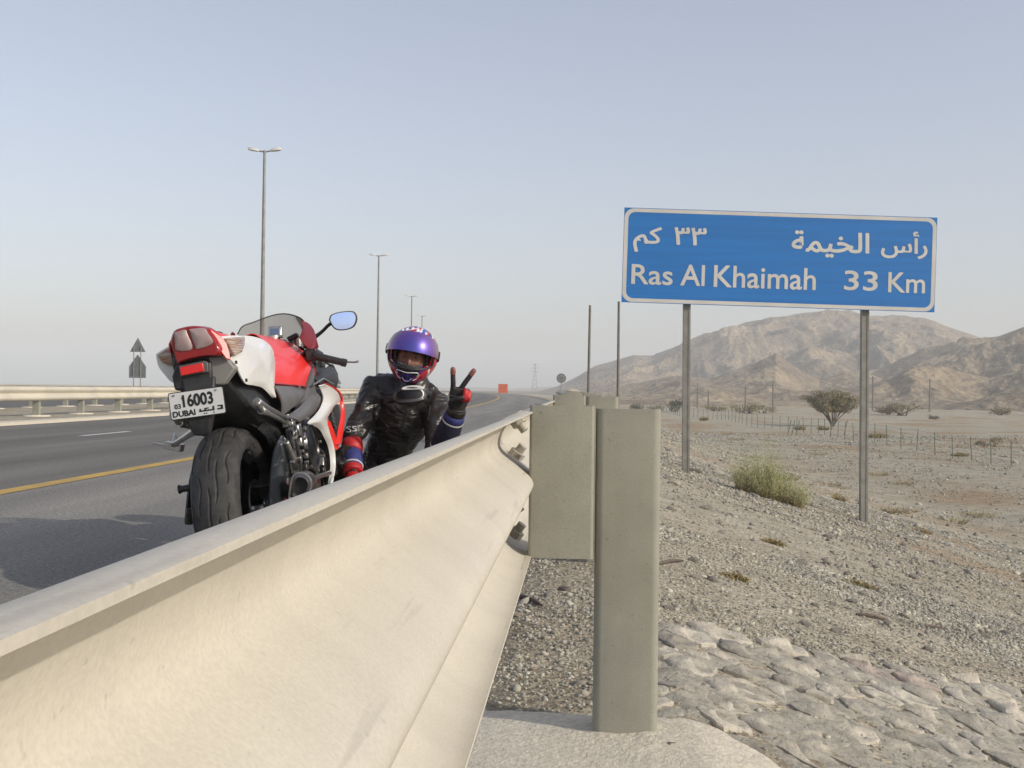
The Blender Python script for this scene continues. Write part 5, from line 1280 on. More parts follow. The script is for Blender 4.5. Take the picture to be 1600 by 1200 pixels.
# bars and levers
for sx in (1, -1):
    g0, g1, g2 = bl(478, 551, .14), bl(492, 556, .19), bl(541, 567.5, .325)
    P = [g0, g1, g2]
    if sx < 0: P = mir(P)
    q = MB(); q.tube([V(sx * .105, 1.12, P[0].z - .01), P[0], P[1]], .014, 10); q.box(P[1].lerp(P[0], .3), (.05, .05, .055)); hb = q.build('handlebar', M['blackp'], bk, smooth=45, bevel=.008)
    q = MB(); d_ = (P[2] - P[1]); q.tube([P[1], P[1] + d_ * .05, P[1] + d_ * .06, P[1] + d_ * .85, P[1] + d_ * .86, P[2]], [.024, .024, .0175, .0165, .019, .018], 14); q.build('grip', M['blackp'], hb, smooth=45)
    q = MB(); q.tube([P[1] + V(0, .05, -.008), P[1].lerp(P[2], .5) + V(0, .075, -.008), P[2] + V(sx * .035, .035, .0), P[2] + V(sx * .05, .03, .002)], [.009, .007, .005, .007], 8, flat=(1, .8)); q.build('lever', M['alu'], hb)
    q = MB(); q.tube([P[0].lerp(P[1], .2) + V(0, -.0, .01), P[0].lerp(P[1], .2) + V(sx * .01, .05, -.04), V(sx * .12, 1.1, .82), V(sx * .1, 1.0, .75)], .006, 6); q.build('cable', M['ink'], hb)
    # mirror
    e0, e1 = bl(490, 528, 1.12, 'y'), bl(514, 506, 1.08, 'y')
    mo = [(514.5, 500), (517.5, 492.5), (530, 488), (549, 486.5), (555.5, 491), (557, 499), (553, 509), (544, 514), (530, 515.5), (521, 511.5)]
    MY = 1.07; mr_ = [bl(px, py, MY + .05 * (px - 515) / 42, 'y') for px, py in mo]
    st = [e0, e0.lerp(e1, .5) + V(0, .01, -.004), e1]
    if sx < 0: mr_, st = mir(mr_), mir(st)
    r_ = spline(mr_ + mr_[:1], 41)[:-1]; c_ = sum(r_, V(0, 0, 0)) / len(r_)
    q = MB(); q.loft([[p for p in r_], [p + (p - c_) * .05 + V(0, .006, 0) for p in r_], [p + (p - c_) * .02 + V(0, .02, 0) for p in r_], [p.lerp(c_, .25) + V(0, .045, 0) for p in r_], [p.lerp(c_, .8) + V(0, .055, 0) for p in r_]])
    q.tube(spline([st[0], st[1], st[2] + V(0, .02, 0), c_.lerp(st[2], .7) + V(0, .035, 0)], 8), [.016, .014, .012, .011, .011, .012, .014, .014], 8, flat=(1.2, .7))
    mh = q.build('mirror', M['blackp'], bk, smooth=50)
    q = MB(); q.loft([[p.lerp(c_, .07) + V(0, -.0008, 0) for p in r_], [p.lerp(c_, .55) + V(0, -.0012, 0) for p in r_]], True, False); q.add([p.lerp(c_, .55) + V(0, -.0012, 0) for p in r_], [tuple(range(40))]); q.build('mirror_glass', M['mirror'], mh, smooth=0)

# switches, hoses and small castings that fill the front and the engine bay
plate('switch_cluster', bls([(484, 545), (495, 551), (500, 562), (499, 578), (494, 596), (487, 603)], .15), (.03, 0, 0), M['blackp'], bevel=.006)
q = MB(); q.box(bl(497, 566, .17), (.05, .06, .05)); q.tube([bl(500, 563, .17), bl(520, 572, .19), bl(527, 585, .19)], .006, 6); q.build('brake_lever_clamp', M['blackp'], bk, bevel=.006)
for i_, (a_, b__) in enumerate((((455, 672), (470, 742)), ((474, 668), (500, 676)), ((497, 700), (508, 728)), ((462, 700), (470, 735)), ((470, 660), (478, 690)))):
    q = MB(); pa_, pb_ = bl(*a_, .175), bl(*b__, .185); q.tube(spline([pa_, pa_.lerp(pb_, .5) + V(.012, 0, .01), pb_], 8), .0055, 6); q.build('hose', M['ink'] if i_ % 2 else M['blackp'], bk)
for p_ in ((468, 664), (476, 670), (462, 684), (500, 690), (505, 712), (480, 722), (497, 735), (473, 705), (458, 722)):
    q = MB(); c_ = bl(*p_, .192); q.lathe([(-.01, .007), (.004, .007), (.006, .004), (.006, .001)], tuple(c_), n=10); q.build('engine_bolt', M['alu'], bk, smooth=30)

for i_, (p_, w_, h_) in enumerate((((456, 662), .05, .018), ((462, 676), .04, .03), ((474, 682), .03, .02), ((503, 722), .04, .02), ((492, 728), .05, .014), ((478, 712), .02, .03), ((468, 718), .03, .02))):
    q = MB(); c_ = bl(*p_, .188); q.box(c_, (.02, w_, h_), Matrix.Rotation(R(20 * i_), 3, 'X')); q.build('engine_bracket', M['alu'] if i_ % 3 != 1 else M['chrome'], bk, bevel=.004)

# ------------------------------------------------------------------ rider
M['leather'] = mat('black_leather', (.024, .0215, .019), .33)
def creases(m, sc3, strength, dist):
    N = m.node_tree.nodes; L = m.node_tree.links; b = N['Principled BSDF']; tc = N.new('ShaderNodeTexCoord'); mp = N.new('ShaderNodeMapping'); mp.inputs['Scale'].default_value = sc3; mp.inputs['Rotation'].default_value = (.3, .5, .4); L.new(tc.outputs['Object'], mp.inputs[0])
    n = N.new('ShaderNodeTexNoise'); n.inputs['Scale'].default_value = 1; n.inputs['Detail'].default_value = 3; n.inputs['Distortion'].default_value = 1.6; L.new(mp.outputs[0], n.inputs[0])
    f = N.new('ShaderNodeTexNoise'); f.inputs['Scale'].default_value = 160; f.inputs['Detail'].default_value = 3; L.new(tc.outputs['Object'], f.inputs[0])
    b1 = N.new('ShaderNodeBump'); b1.inputs['Strength'].default_value = strength; b1.inputs['Distance'].default_value = dist; L.new(n.outputs[0], b1.inputs['Height'])
    b2 = N.new('ShaderNodeBump'); b2.inputs['Strength'].default_value = .15; b2.inputs['Distance'].default_value = .004; L.new(f.outputs[0], b2.inputs['Height']); L.new(b1.outputs[0], b2.inputs['Normal']); L.new(b2.outputs[0], b.inputs['Normal'])
creases(M['leather'], (4, 4, 9), .5, .07)
M['trouser'] = mat('black_trousers', (.018, .017, .016), .6, 0, (.028, .026, .024), 12, 4, .3, 40)
M['skin'] = mat('skin', (.22, .095, .058), .5, 0, (.18, .075, .048), 40)  # face tone darkened to include the shade inside the helmet
M['skintip'] = mat('finger_skin', (.22, .085, .06), .5)
M['gog'] = mat('goggle_frame', (.075, .075, .073), .3, .4)
M['glove'] = mat('black_glove', (.020, .019, .019), .6, 0, (.035, .03, .03), 50, 3, .3, 120)
M['gred'] = mat('red_leather', (.50, .02, .02), .5, 0, (.40, .016, .02), 20)
M['gblue'] = mat('blue_fabric', (.035, .042, .19), .65, 0, (.025, .03, .13), 20, 3, .2, 90)
M['gnavy'] = mat('navy_fabric', (.014, .015, .035), .7)
for k_ in ('gblue', 'gnavy', 'gred', 'trouser'): creases(M[k_], (22, 22, 45), .3, .01)
M['piping'] = mat('white_piping', (.62, .62, .62), .5)
def helmet_mat(name, c): return mat(name, c, .22, coat=.7)
HM = [helmet_mat('helmet_red', (.50, .014, .03)), helmet_mat('helmet_purple', (.10, .025, .22)), helmet_mat('helmet_blue', (.06, .07, .42)), helmet_mat('helmet_white', (.70, .70, .74)), helmet_mat('helmet_black', (.02, .02, .025))]
def visor_mat():
    m = bpy.data.materials.new('iridescent_visor'); m.use_nodes = True; N = m.node_tree.nodes; L = m.node_tree.links; b = N['Principled BSDF']
    b.inputs['Metallic'].default_value = .6; b.inputs['Roughness'].default_value = .34; b.inputs['Coat Weight'].default_value = .3
    lw = N.new('ShaderNodeLayerWeight'); lw.inputs[0].default_value = .45; r = N.new('ShaderNodeValToRGB'); e = r.color_ramp.elements; e.new(.35); e.new(.6)
    for i, (p, c) in enumerate([(0, (.075, .08, .36)), (.25, (.15, .085, .38)), (.5, (.27, .15, .33)), (.74, (.40, .33, .22))]): e[i].position = p; e[i].color = (*c, 1)
    L.new(lw.outputs['Facing'], r.inputs[0]); L.new(r.outputs[0], b.inputs[0]); return m
M['visor'] = visor_mat()

RD = 5.4
rid = empty('person', (-.92, 5.45, 0)); tag(rid, 'person in black leathers and red purple helmet crouching behind the guardrail, making a V sign', 'person')
RO = rid.location.copy()
def L_(p): return Vector(p) - RO
def fuse(name, mb, m, voxel, smooth_it=6, disp=0., dsc=.1, parent=rid, mats=None):
    """one continuous surface from overlapping limbs"""
    me = bpy.data.meshes.new(name); me.from_pydata([tuple(L_(p)) for p in mb.v], [], mb.f)
    bm = bmesh.new(); bm.from_mesh(me); bmesh.ops.recalc_face_normals(bm, faces=bm.faces); bm.to_mesh(me); bm.free()
    o = bpy.data.objects.new(name, me); COL.objects.link(o)
    md = o.modifiers.new('r', 'REMESH'); md.mode = 'VOXEL'; md.voxel_size = voxel
    md = o.modifiers.new('s', 'SMOOTH'); md.iterations = smooth_it; md.factor = .5
    if disp:
        for i, (sc_, st) in enumerate(((dsc, disp), (dsc * .4, disp * .5))):
            tx = bpy.data.textures.new('fold', 'CLOUDS'); tx.noise_scale = sc_; tx.noise_depth = 2
            md = o.modifiers.new('d%d' % i, 'DISPLACE'); md.texture = tx; md.strength = st; md.mid_level = .5; md.texture_coords = 'LOCAL'
    bpy.context.view_layer.update()
    m2 = bpy.data.meshes.new_from_object(o.evaluated_get(bpy.context.evaluated_depsgraph_get())); bpy.data.objects.remove(o)
    m2.materials.clear()
    for q in (mats or [m]): m2.materials.append(q)
    m2.shade_smooth()
    return link(bpy.data.objects.new(name, m2), parent)
def ell(mb, pts, n=16):
    """tube through (point, half width, half depth) with the width axis along x"""
    rings = []
    for i, (p, rx, ry) in enumerate(pts):
        p = Vector(p); t = (Vector(pts[min(i + 1, len(pts) - 1)][0]) - Vector(pts[max(i - 1, 0)][0])).normalized()
        ax = V(1, 0, 0); ax = (ax - t * ax.dot(t)).normalized(); ay = t.cross(ax)
        rings.append([p + ax * (rx * math.cos(2 * math.pi * k / n)) + ay * (ry * math.sin(2 * math.pi * k / n)) for k in range(n)])
    mb.loft(rings)
neck = at(648, 606, 5.42); chest = at(627, 655, 5.47); waist = at(602, 712, 5.55); pelvis = at(603, 770, 5.62)
shR, shL = at(589, 603, 5.47), at(681, 632, 5.43)
elR, wrR = at(550, 684, 5.30), at(551, 742, 5.12)
elL, wrL = at(684, 716, 5.20), at(714, 641, 5.06)
b = MB()
ell(b, [(pelvis + V(0, 0, -.06), .13, .11), (pelvis, .140, .125), (waist, .116, .110), (chest.lerp(waist, .4), .130, .118), (chest, .148, .124), (chest.lerp(neck, .45), .148, .112), (chest.lerp(neck, .72), .118, .095), (neck + V(0, 0, -.005), .075, .075), (neck + V(0, .0, .06), .062, .065)])
for sh, el, wr, cl in ((shR, elR, wrR, 1), (shL, elL, wrL, -1)):
    b.tube([neck + V(0, .01, .0), neck.lerp(sh, .5) + V(0, .01, .006), sh], [.060, .064, .064], 14)
    base = chest.lerp(neck, .62)
    b.tube([base, base.lerp(sh, .55), sh], [.085, .082, .068], 14)
    b.tube(spline([sh + (sh - el) * .06, sh.lerp(el, .3), sh.lerp(el, .7), el], 8), [.072, .075, .070, .065, .061, .058, .055, .050], 14)
    b.tube(spline([el, el.lerp(wr, .5), wr], 6), [.049, .050, .047, .042, .038, .034], 14)
# legs: squatting, one knee up, one knee on the ground
hipR, hipL = pelvis + V(-.10, 0, -.02), pelvis + V(.10, 0, -.02)
knR = V(hipR.x - .03, 5.16, .44); anR = V(hipR.x - .02, 5.36, .09)
knL = V(hipL.x + .05, 5.20, .085); anL = V(hipL.x + .04, 5.60, .075)
for h, k, a in ((hipR, knR, anR), (hipL, knL, anL)):
    b.tube(spline([h, h.lerp(k, .5), k], 6), [.098, .095, .086, .077, .068, .062], 14)
    b.tube(spline([k, k.lerp(a, .4), a], 6), [.062, .064, .060, .052, .044, .040], 14)
body = fuse('body', b, None, .010, 6, .026, .10, mats=[M['leather'], M['trouser']])
zw = (waist.lerp(pelvis, .25)).z - RO.z
for p in body.data.polygons: p.material_index = 1 if p.center.z < zw and p.center.x > (elR.x + .10 - RO.x) else 0
# boots
for a, d in ((anR, V(-.02, -.20, -.055)), (anL, V(0, .14, -.04))):
    q = MB(); q.tube([L_(a + V(0, .05, -.03)), L_(a + V(0, -.02, -.045)), L_(a + d * .6), L_(a + d)], [.045, .05, .045, .03], 12, flat=(1, .85)); q.build('boot', M['blackp'], rid)
# jacket details: zip, collar, seams
def front(px, py, d=.0):
    """point on the jacket front seen at a pixel"""
    return None
dg = bpy.context.evaluated_depsgraph_get()
from mathutils.bvhtree import BVHTree
bt = BVHTree.FromPolygons([v.co + RO for v in body.data.vertices], [tuple(p.vertices) for p in body.data.polygons])
def on_body(px, py, lift=.003):
    d = (at(px, py, 1) - CAM).normalized(); h = bt.ray_cast(CAM, d)
    return (h[0] - d * lift) if h[0] is not None else at(px, py, 5.3)
q = MB(); q.tube([L_(on_body(*p)) for p in spline([(637, 640, 0), (630, 665, 0), (622, 690, 0), (618, 708, 0)], 14) for p in [(p[0], p[1])]], .0028, 6); q.build('zip', M['darkcast'], rid)
for pts_ in (((588, 618), (584, 640), (586, 668), (592, 700)), ((672, 634), (668, 656), (655, 672)), ((572, 640), (590, 650), (607, 668)), ((604, 690), (622, 694), (640, 688))):
    q = MB(); q.tube([L_(on_body(p.x, p.y, .001)) for p in spline([(x, y, 0) for x, y in pts_], 14)], .0032, 6); q.build('seam', M['leather'], rid)
# embroidered double letter on the sleeve
def ess(px, py, h):
    q = MB(); P = [(px + 3, py - h), (px - 2, py - h * 1.05), (px - 3, py - h * .5), (px + 1, py), (px + 3, py + h * .5), (px + 1, py + h), (px - 4, py + h)]
    q.tube([L_(on_body(p.x, p.y, .002)) for p in spline([(x, y, 0) for x, y in P], 18)], .0022, 6); q.build('sleeve_letter', M['piping'], rid)
ess(545, 671, 4.0); ess(554, 670, 3.4)
# collar
q = MB(); rings = []
for z, r_ in ((-.015, .086), (.02, .076), (.034, .074)):
    rings.append([L_(neck + V(math.cos(a) * r_, math.sin(a) * r_ * .95, z)) for a in np.linspace(0, 2 * math.pi, 25)[:-1]])
q.loft(rings, True, False); q.build('collar', M['leather'], rid, solid=.008)
# goggles hanging at the throat
g0 = at(641, 619, 5.24); gR = Matrix.Rotation(R(-6), 3, 'Y') @ Matrix.Rotation(R(-14), 3, 'X')
def gp(u, v, d): 
    return L_(g0 + gR @ V(u * .082, -.03 * (1 - u * u) - d, v * .041))
oG = [(math.cos(a) * (1 if abs(math.cos(a)) > .1 else 1), math.copysign(abs(math.sin(a)) ** .7, math.sin(a)) * (1.1 if math.sin(a) > 0 else 1.0)) for a in np.linspace(0, 2 * math.pi, 33)[:-1]]
q = MB(); q.loft([[gp(u * .95, v, -.03) for u, v in oG], [gp(u, v, 0) for u, v in oG], [gp(u * .97, v * .95, .008) for u, v in oG], [gp(u * .80, v * .62, .008) for u, v in oG], [gp(u * .78, v * .6, .002) for u, v in oG]], True, False); gg = q.build('goggles', M['gog'], rid, smooth=50)
q = MB(); q.loft([[gp(u * .79, v * .61, .003) for u, v in oG], [gp(u * .4, v * .3, .006) for u, v in oG], [gp(u * .05, v * .04, .007) for u, v in oG]]); q.build('goggle_lens', M['blackm'], gg, smooth=60)
q = MB(); q.loft([[gp(u * .66 + .22, v * .26 + .76, .009) for u, v in oG], [gp(u * .60 + .22, v * .18 + .76, .013) for u, v in oG]]); q.build('goggle_brow', M['piping'], gg, smooth=40)
q = MB(); q.tube([gp(-.95, .2, 0), gp(-1.1, .6, -.08), gp(-.9, .9, -.16)], .012, 8, flat=(.4, 1)); q.tube([gp(.95, .2, 0), gp(1.1, .6, -.08), gp(.9, .9, -.16)], .012, 8, flat=(.4, 1)); q.build('goggle_strap', M['blackp'], gg)

# --- helmet: its own axes x right (of the picture), y away from the camera, z up
HC = at(645, 554, 5.36)
he = empty('helmet', L_(HC), (0, 0, 0), parent=rid)
look = (CAM - HC).normalized()
hrot = Matrix.Rotation(math.atan2(HC.x - CAM.x, -(HC.y - CAM.y)) + math.pi, 3, 'Z')
hrot = Matrix.Rotation(-math.atan2(HC.x - CAM.x, HC.y - CAM.y) + R(-6), 3, 'Z') @ Matrix.Rotation(R(9), 3, 'Y') @ Matrix.Rotation(R(4), 3, 'X')
he.rotation_euler = hrot.to_euler()
def hsurf(az, el, k=1.0, d=0.0):
    """az from the face (-y), el up; egg-shaped shell with a chin bar"""
    x = math.sin(az) * math.cos(el); y = -math.cos(az) * math.cos(el); z = math.sin(el)
    rx, ry, rz = .128, .152, .142
    if z < 0: rz = .155
    p = V(x * rx, y * ry, z * rz)
    low = max(0, -z)
    p.x *= 1 - .20 * low ** 1.6; p.y *= 1 - .10 * low ** 2
    if y < 0: p.y -= .018 * max(0, low - .1) * (math.cos(az)) ** 2                    # chin
    n_ = V(x / rx, y / ry, z / rz).normalized()
    return p * k + n_ * d
na, ne = 120, 84
AZ = np.linspace(-math.pi, math.pi, na + 1); EL = np.linspace(R(-62), R(90), ne)
def port(a, e):
    """inside the eye port?"""
    aa = abs(a) / R(66)
    if aa > 1: return False
    return R(-25) + R(9) * aa ** 2 < e < R(30)
def pat(a, e):
    t = a * 2.2 + 2.6 * math.sin(e * 2.4 + .6)
    if e < R(-16):
        f = abs(a)
        if f < R(34) and e > R(-36): return 4
        if f < R(26): return 2 if math.sin(a * 22) > -.2 else 1
        if f > R(58): return 0 if math.sin(a * 9 + e * 12) > -.75 else 3
        return (1, 0, 0, 2)[int((f * 4.2 - e * 4.0) % 4)]
    if e > R(38): return (0, 3, 2, 2, 1, 0, 4, 2, 3, 0)[int((t * 1.9 + 40) % 10)]
    return (0, 0, 1, 0, 0)[int((t * 1.3 + 40) % 5)]
q = MB(); vid = {}
for i in range(na):
    for j in range(ne - 1):
        a, e = (AZ[i] + AZ[i + 1]) / 2, (EL[j] + EL[j + 1]) / 2
        if port(a, e): continue
        idx = []
        for (ii, jj) in ((i, j), (i + 1, j), (i + 1, j + 1), (i, j + 1)):
            kk = (ii % na, jj)
            if kk not in vid: vid[kk] = len(q.v); q.v.append(tuple(hsurf(AZ[ii % na], EL[jj])))
            idx.append(vid[kk])
        q.f.append(tuple(idx)); q.mi.append(pat(a, e))
q.build('shell', HM, he, smooth=60, solid=.02, offset=-1)
def hpath(P, d): return [hsurf(R(a), R(e), 1, d) for a, e in P]
edge_ = [(a, -25 + 9 * (a / 66) ** 2) for a in range(-66, 67, 6)] + [(66, e) for e in range(-10, 31, 8)] + [(a, 30) for a in range(60, -67, -6)] + [(-66, e) for e in range(26, -17, -8)]
q = MB(); q.tube(hpath(edge_ + edge_[:1], -.004), .0055, 8); q.build('port_gasket', M['blackp'], he)
# padding inside
q = MB(); rows_ = []
for a in np.linspace(-105, 105, 22): rows_.append([hsurf(R(a), R(e), .80) for e in np.linspace(-48, 60, 14)])
q2 = [r_ for r_ in rows_ if abs(rows_.index(r_) - 10.5) > 6.2]
for half in ([r_ for i, r_ in enumerate(rows_) if i <= 5], [r_ for i, r_ in enumerate(rows_) if i >= 16]):
    q.grid(half)
q.build('cheek_pad', M['blackp'], he, smooth=60, solid=.012)
# visor, pushed up
q = MB(); rows_ = []
for a in np.linspace(-82, 82, 42):
    lo = 8 + 1.0 * math.cos(R(a)) - 10 * (abs(a) / 82) ** 2; hi = 52 - 22 * (abs(a) / 82) ** 2.2
    rows_.append([hsurf(R(a), R(lo + (hi - lo) * t), 1, .009 - .004 * (abs(a) / 82) ** 4) for t in np.linspace(0, 1, 16)])
q.grid(rows_); q.build('visor', M['visor'], he, smooth=70, solid=.003)
for sx in (-1, 1):
    c_ = hsurf(R(86 * sx), R(4), 1, .004); q = MB(); q.lathe([(-.014, .027), (.0, .027), (.003, .022), (.004, .001)] if sx > 0 else [(.014, .027), (-.0, .027), (-.003, .022), (-.004, .001)], tuple(c_), n=22); q.build('visor_pivot', M['blackp'], he, smooth=40)
# chin vents and trims
vt = [(-24, -37), (-22, -31.5), (0, -34), (22, -31.5), (24, -37), (14, -43), (-14, -43)]
r_ = hpath(vt, .003); c_ = sum(r_, V(0, 0, 0)) / len(r_); r2 = spline(r_ + r_[:1], 29)[:-1]
q = MB(); q.loft([r2, [p.lerp(c_, .12) + V(0, -.004, 0) for p in r2], [p.lerp(c_, .3) + V(0, .004, 0) for p in r2], [p.lerp(c_, .8) + V(0, .006, 0) for p in r2]]); q.build('chin_vent', M['blackp'], he, smooth=40)
for P in ([(-31, -38), (-29, -30), (0, -32.5), (29, -30), (31, -38)], [(-16, -46), (-10, -53), (0, -55), (10, -53), (16, -46)], [(-36, -34), (-34, -44), (-24, -50)], [(36, -34), (34, -44), (24, -50)]):
    q = MB(); q.tube([hsurf(R(p.x), R(p.y), 1, .002) for p in spline([(x, y, 0) for x, y in P], 20)], .0022, 6); q.build('trim_line', HM[3], he)
for P in ([(10, 58), (16, 72)], [(22, 54), (30, 66)], [(-12, 60), (-20, 74)], [(-34, 54), (-44, 66)], [(-46, 50), (-58, 58)], [(40, 50), (52, 60)]):
    q = MB(); q.tube([hsurf(R(p.x), R(p.y), 1, .0005) for p in spline([(x, y, 0) for x, y in P], 6)], [.001, .006, .008, .007, .005, .001], 6, flat=(1, .4)); q.build('crown_flash', HM[3], he)
# face
M['eyew'] = mat('eye_white', (.20, .17, .15), .4)  # eye whites darkened: the visor's shadow is put into their colour
q = MB(); rows_ = []
FC = V(0, -.018, -.022)
def face(a, e):
    x, y, z = math.sin(a) * math.cos(e), -math.cos(a) * math.cos(e), math.sin(e)
    p = V(x * .073, y * .088, z * .108)
    if y < 0:
        g = lambda u, v, s1, s2: math.exp(-((a - u) / s1) ** 2 - ((e - v) / s2) ** 2)
        p.y -= .026 * g(0, R(-12), .17, .22) + .012 * g(0, R(4), .12, .25)                      # nose
        for s_ in (-1, 1):
            p.y += .012 * g(s_ * .38, R(9), .20, .12); p.y -= .007 * g(s_ * .55, R(-14), .25, .2)      # sockets, cheeks
            p.y -= .006 * g(s_ * .36, R(22), .30, .08)                                                # brow
        p.y -= .008 * g(0, R(-34), .28, .05) + .007 * g(0, R(-42), .26, .05); p.y += .006 * g(0, R(-37.5), .3, .025)   # lips
        p.y -= .010 * g(0, R(-58), .35, .18)
    return p + FC
for e in np.linspace(-88, 88, 60): rows_.append([face(a, R(e)) for a in np.linspace(-math.pi, math.pi, 73)])
q.grid(rows_); head = q.build('head', M['skin'], he, smooth=180)
for s_ in (-1, 1):
    c_ = face(s_ * .38, R(9)) + V(0, .0085, 0)
    q = MB(); q.lathe([(-.012, .001), (-.0115, .004), (-.008, .0088), (0, .012), (.01, .006)], tuple(c_), 'y', 16); q.build('eye', M['eyew'], head, smooth=60)
    q = MB(); q.lathe([(-.0125, .0005), (-.0122, .0045), (-.010, .005)], tuple(c_), 'y', 14); q.build('iris', M['ink'], head, smooth=60)
    q = MB(); q.tube([face(s_ * t_, R(20 - 10 * (t_ - .4) ** 2)) + V(0, -.002, 0) for t_ in (.18, .3, .42, .56, .66)], [.002, .004, .0042, .0035, .0015], 6); q.build('eyebrow', M['ink'], head)
q = MB(); q.tube([face(t_, R(-37.5 + 10 * t_ * t_)) + V(0, .0005, 0) for t_ in np.linspace(-.30, .30, 9)], .0022, 6); q.build('mouth', M['cheek'], head)
# breath guard in the chin bar
q = MB(); q.grid([[hsurf(R(a), R(e), .90, 0) for e in (-40, -30, -22 + 6 * (abs(a) / 30) ** 2 - (0 if abs(a) > 12 else -3))] for a in range(-34, 35, 4)]); q.build('breath_guard', M['satin'], he, smooth=60, solid=.006)

# --- arms' guards and hands
def band(name, a, b__, r0, r1, m, over=.006, bulge=.003):
    q = MB(); q.tube([L_(p) for p in (a, a.lerp(b__, .08), a.lerp(b__, .5), a.lerp(b__, .92), b__)], [r0, r0 + over, (r0 + r1) / 2 + over + bulge, r1 + over, r1], 20); return q.build(name, m, rid, smooth=50)
d_ = wrL - elL
def fl_(t): return elL + d_ * t
band('forearm_guard', fl_(.22), fl_(.93), .055, .043, M['gnavy'])
for t0, t1, m in ((.36, .52, 'gblue'), (.60, .68, 'gblue'), (.78, .92, 'gblue')): band('guard_stripe', fl_(t0), fl_(t1), .0595 - .017 * t0, .0595 - .017 * t1, M[m], .004, .001)
for t in (.235, .775): band('guard_piping', fl_(t), fl_(t + .03), .0605 - .016 * t, .060 - .016 * t, M['piping'], .004, .001)
band('cuff', fl_(.93), fl_(1.03), .038, .036, M['darkcast'])
d2 = wrR - elR
def fr_r(t): return elR + d2 * t
band('elbow_pad', fr_r(.12), fr_r(.42), .044, .042, M['gred'], .008)
band('forearm_guard', fr_r(.42), fr_r(.95), .043, .038, M['gblue'], .007)
band('guard_stripe', fr_r(.82), fr_r(.97), .040, .038, M['gred'], .008)
band('guard_piping', fr_r(.76), fr_r(.80), .0415, .0415, M['piping'], .008)
def finger(mb, P, r): mb.tube(spline([V(*p) for p in P], 9), [r * 1.1 * k_ for k_ in (1.0, 1.02, 1.0, 1.0, .97, .96, .93, .88, .62)], 10)
# left hand: palm to the camera, first two fingers raised
Zh = (wrL - elL).normalized(); Zh = (Zh + V(-.10, 0, .5)).normalized()
Xh = V(1, .12, 0); Xh = (Xh - Zh * Xh.dot(Zh)).normalized(); Yh = Zh.cross(Xh)          # Yh away from the camera
def hl(x, y, z): return tuple(wrL + (Xh * x + Yh * y + Zh * z) * 1.13)
b = MB()
b.loft([[Vector(hl(math.cos(a) * wx, math.sin(a) * wy - .002, z)) for a in np.linspace(0, 2 * math.pi, 17)[:-1]] for (wx, wy, z) in ((.030, .024, -.03), (.031, .024, .0), (.038, .022, .03), (.043, .020, .06), (.044, .018, .085), (.040, .015, .100))])
finger(b, [hl(-.030, 0, .075), hl(-.034, -.002, .115), hl(-.040, .002, .148), hl(-.045, .004, .180)], .0115)          # first finger
finger(b, [hl(-.006, 0, .078), hl(.010, -.004, .120), hl(.027, -.002, .155), hl(.043, .002, .187)], .0118)           # middle finger
gl = fuse('glove', b, M['glove'], .0036, 4)
b = MB()
finger(b, [hl(.016, 0, .080), hl(.020, -.030, .104), hl(.019, -.048, .080), hl(.016, -.036, .058)], .0112)           # ring finger, curled
finger(b, [hl(.036, .002, .074), hl(.038, -.024, .094), hl(.036, -.042, .074), hl(.032, -.032, .055)], .0102)        # little finger, curled
b3 = MB(); finger(b3, [hl(-.030, -.008, .022), hl(-.030, -.034, .050), hl(-.008, -.054, .072), hl(.018, -.058, .084)], .0118)     # thumb across them
fuse('curled_fingers', b, M['gred'], .0036, 3)
fuse('thumb', b3, M['glove'], .0036, 3)
for P in ((hl(-.041, .0025, .155), hl(-.0455, .004, .183)), (hl(.0305, -.001, .163), hl(.0445, .002, .190))):
    a, b__ = Vector(P[0]), Vector(P[1]); q = MB(); q.tube([L_(a), L_(a.lerp(b__, .4)), L_(a.lerp(b__, .8)), L_(b__)], [.0128, .0128, .0115, .007], 12); q.build('fingertip', M['skintip'], rid, smooth=70)
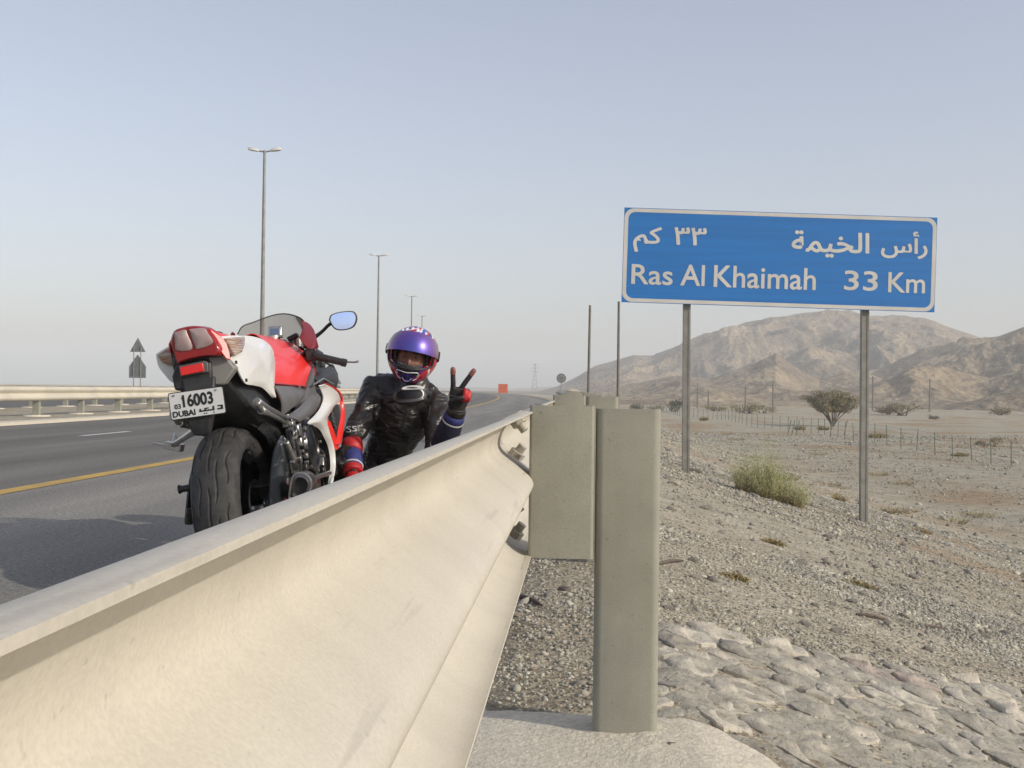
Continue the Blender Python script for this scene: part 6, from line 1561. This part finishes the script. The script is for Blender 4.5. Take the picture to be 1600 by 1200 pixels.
q = MB(); q.tube([Vector(hl(math.cos(a) * .0445, math.sin(a) * .0215 - .002, .070 + .004 * math.cos(a))) - RO for a in np.linspace(0, 2 * math.pi, 25)], .002, 6); q.build('knuckle_seam', M['satin'], rid)
q = MB(); q.tube([Vector(hl(math.cos(a) * .0325, math.sin(a) * .026 - .002, .004)) - RO for a in np.linspace(0, 2 * math.pi, 25)], .006, 8, flat=(.5, 1)); q.build('wrist_strap', M['glove'], rid)
# right hand, resting low beside the fairing
Zr = (wrR - elR).normalized(); Xr = V(1, -.2, 0); Xr = (Xr - Zr * Xr.dot(Zr)).normalized(); Yr = Zr.cross(Xr)
def hr(x, y, z): return tuple(wrR + Xr * x + Yr * y + Zr * z)
b = MB()
b.loft([[Vector(hr(math.cos(a) * wx, math.sin(a) * wy, z)) for a in np.linspace(0, 2 * math.pi, 17)[:-1]] for (wx, wy, z) in ((.030, .024, -.03), (.031, .024, .0), (.038, .022, .03), (.043, .020, .06), (.044, .018, .085), (.040, .015, .100))])
for i, (x, l) in enumerate(((-.032, .066), (-.011, .074), (.011, .070), (.032, .056))): finger(b, [hr(x, 0, .08), hr(x * 1.05, -.010, .08 + l * .5), hr(x * 1.05, -.034, .08 + l * .8), hr(x, -.048, .08 + l * .7)], .0108)
finger(b, [hr(.030, -.006, .02), hr(.052, -.020, .045), hr(.056, -.034, .07), hr(.050, -.044, .09)], .0118)
fuse('glove', b, M['gred'], .0038, 4)
HAZE = .0006

# ------------------------------------------------------------------ the dusty air
hm = bpy.data.materials.new('haze'); hm.use_nodes = True; N = hm.node_tree.nodes; N.remove(N['Principled BSDF'])
pv = N.new('ShaderNodeVolumePrincipled'); pv.inputs['Color'].default_value = (.91, .965, 1.0, 1); pv.inputs['Density'].default_value = HAZE; pv.inputs['Anisotropy'].default_value = .0
hm.node_tree.links.new(pv.outputs[0], N['Material Output'].inputs['Volume'])
mb = MB(); mb.box((-200, 1200, 40), (7600, 3200, 90)); hz = mb.build('haze', hm, smooth=0); struct(hz, 'stuff')
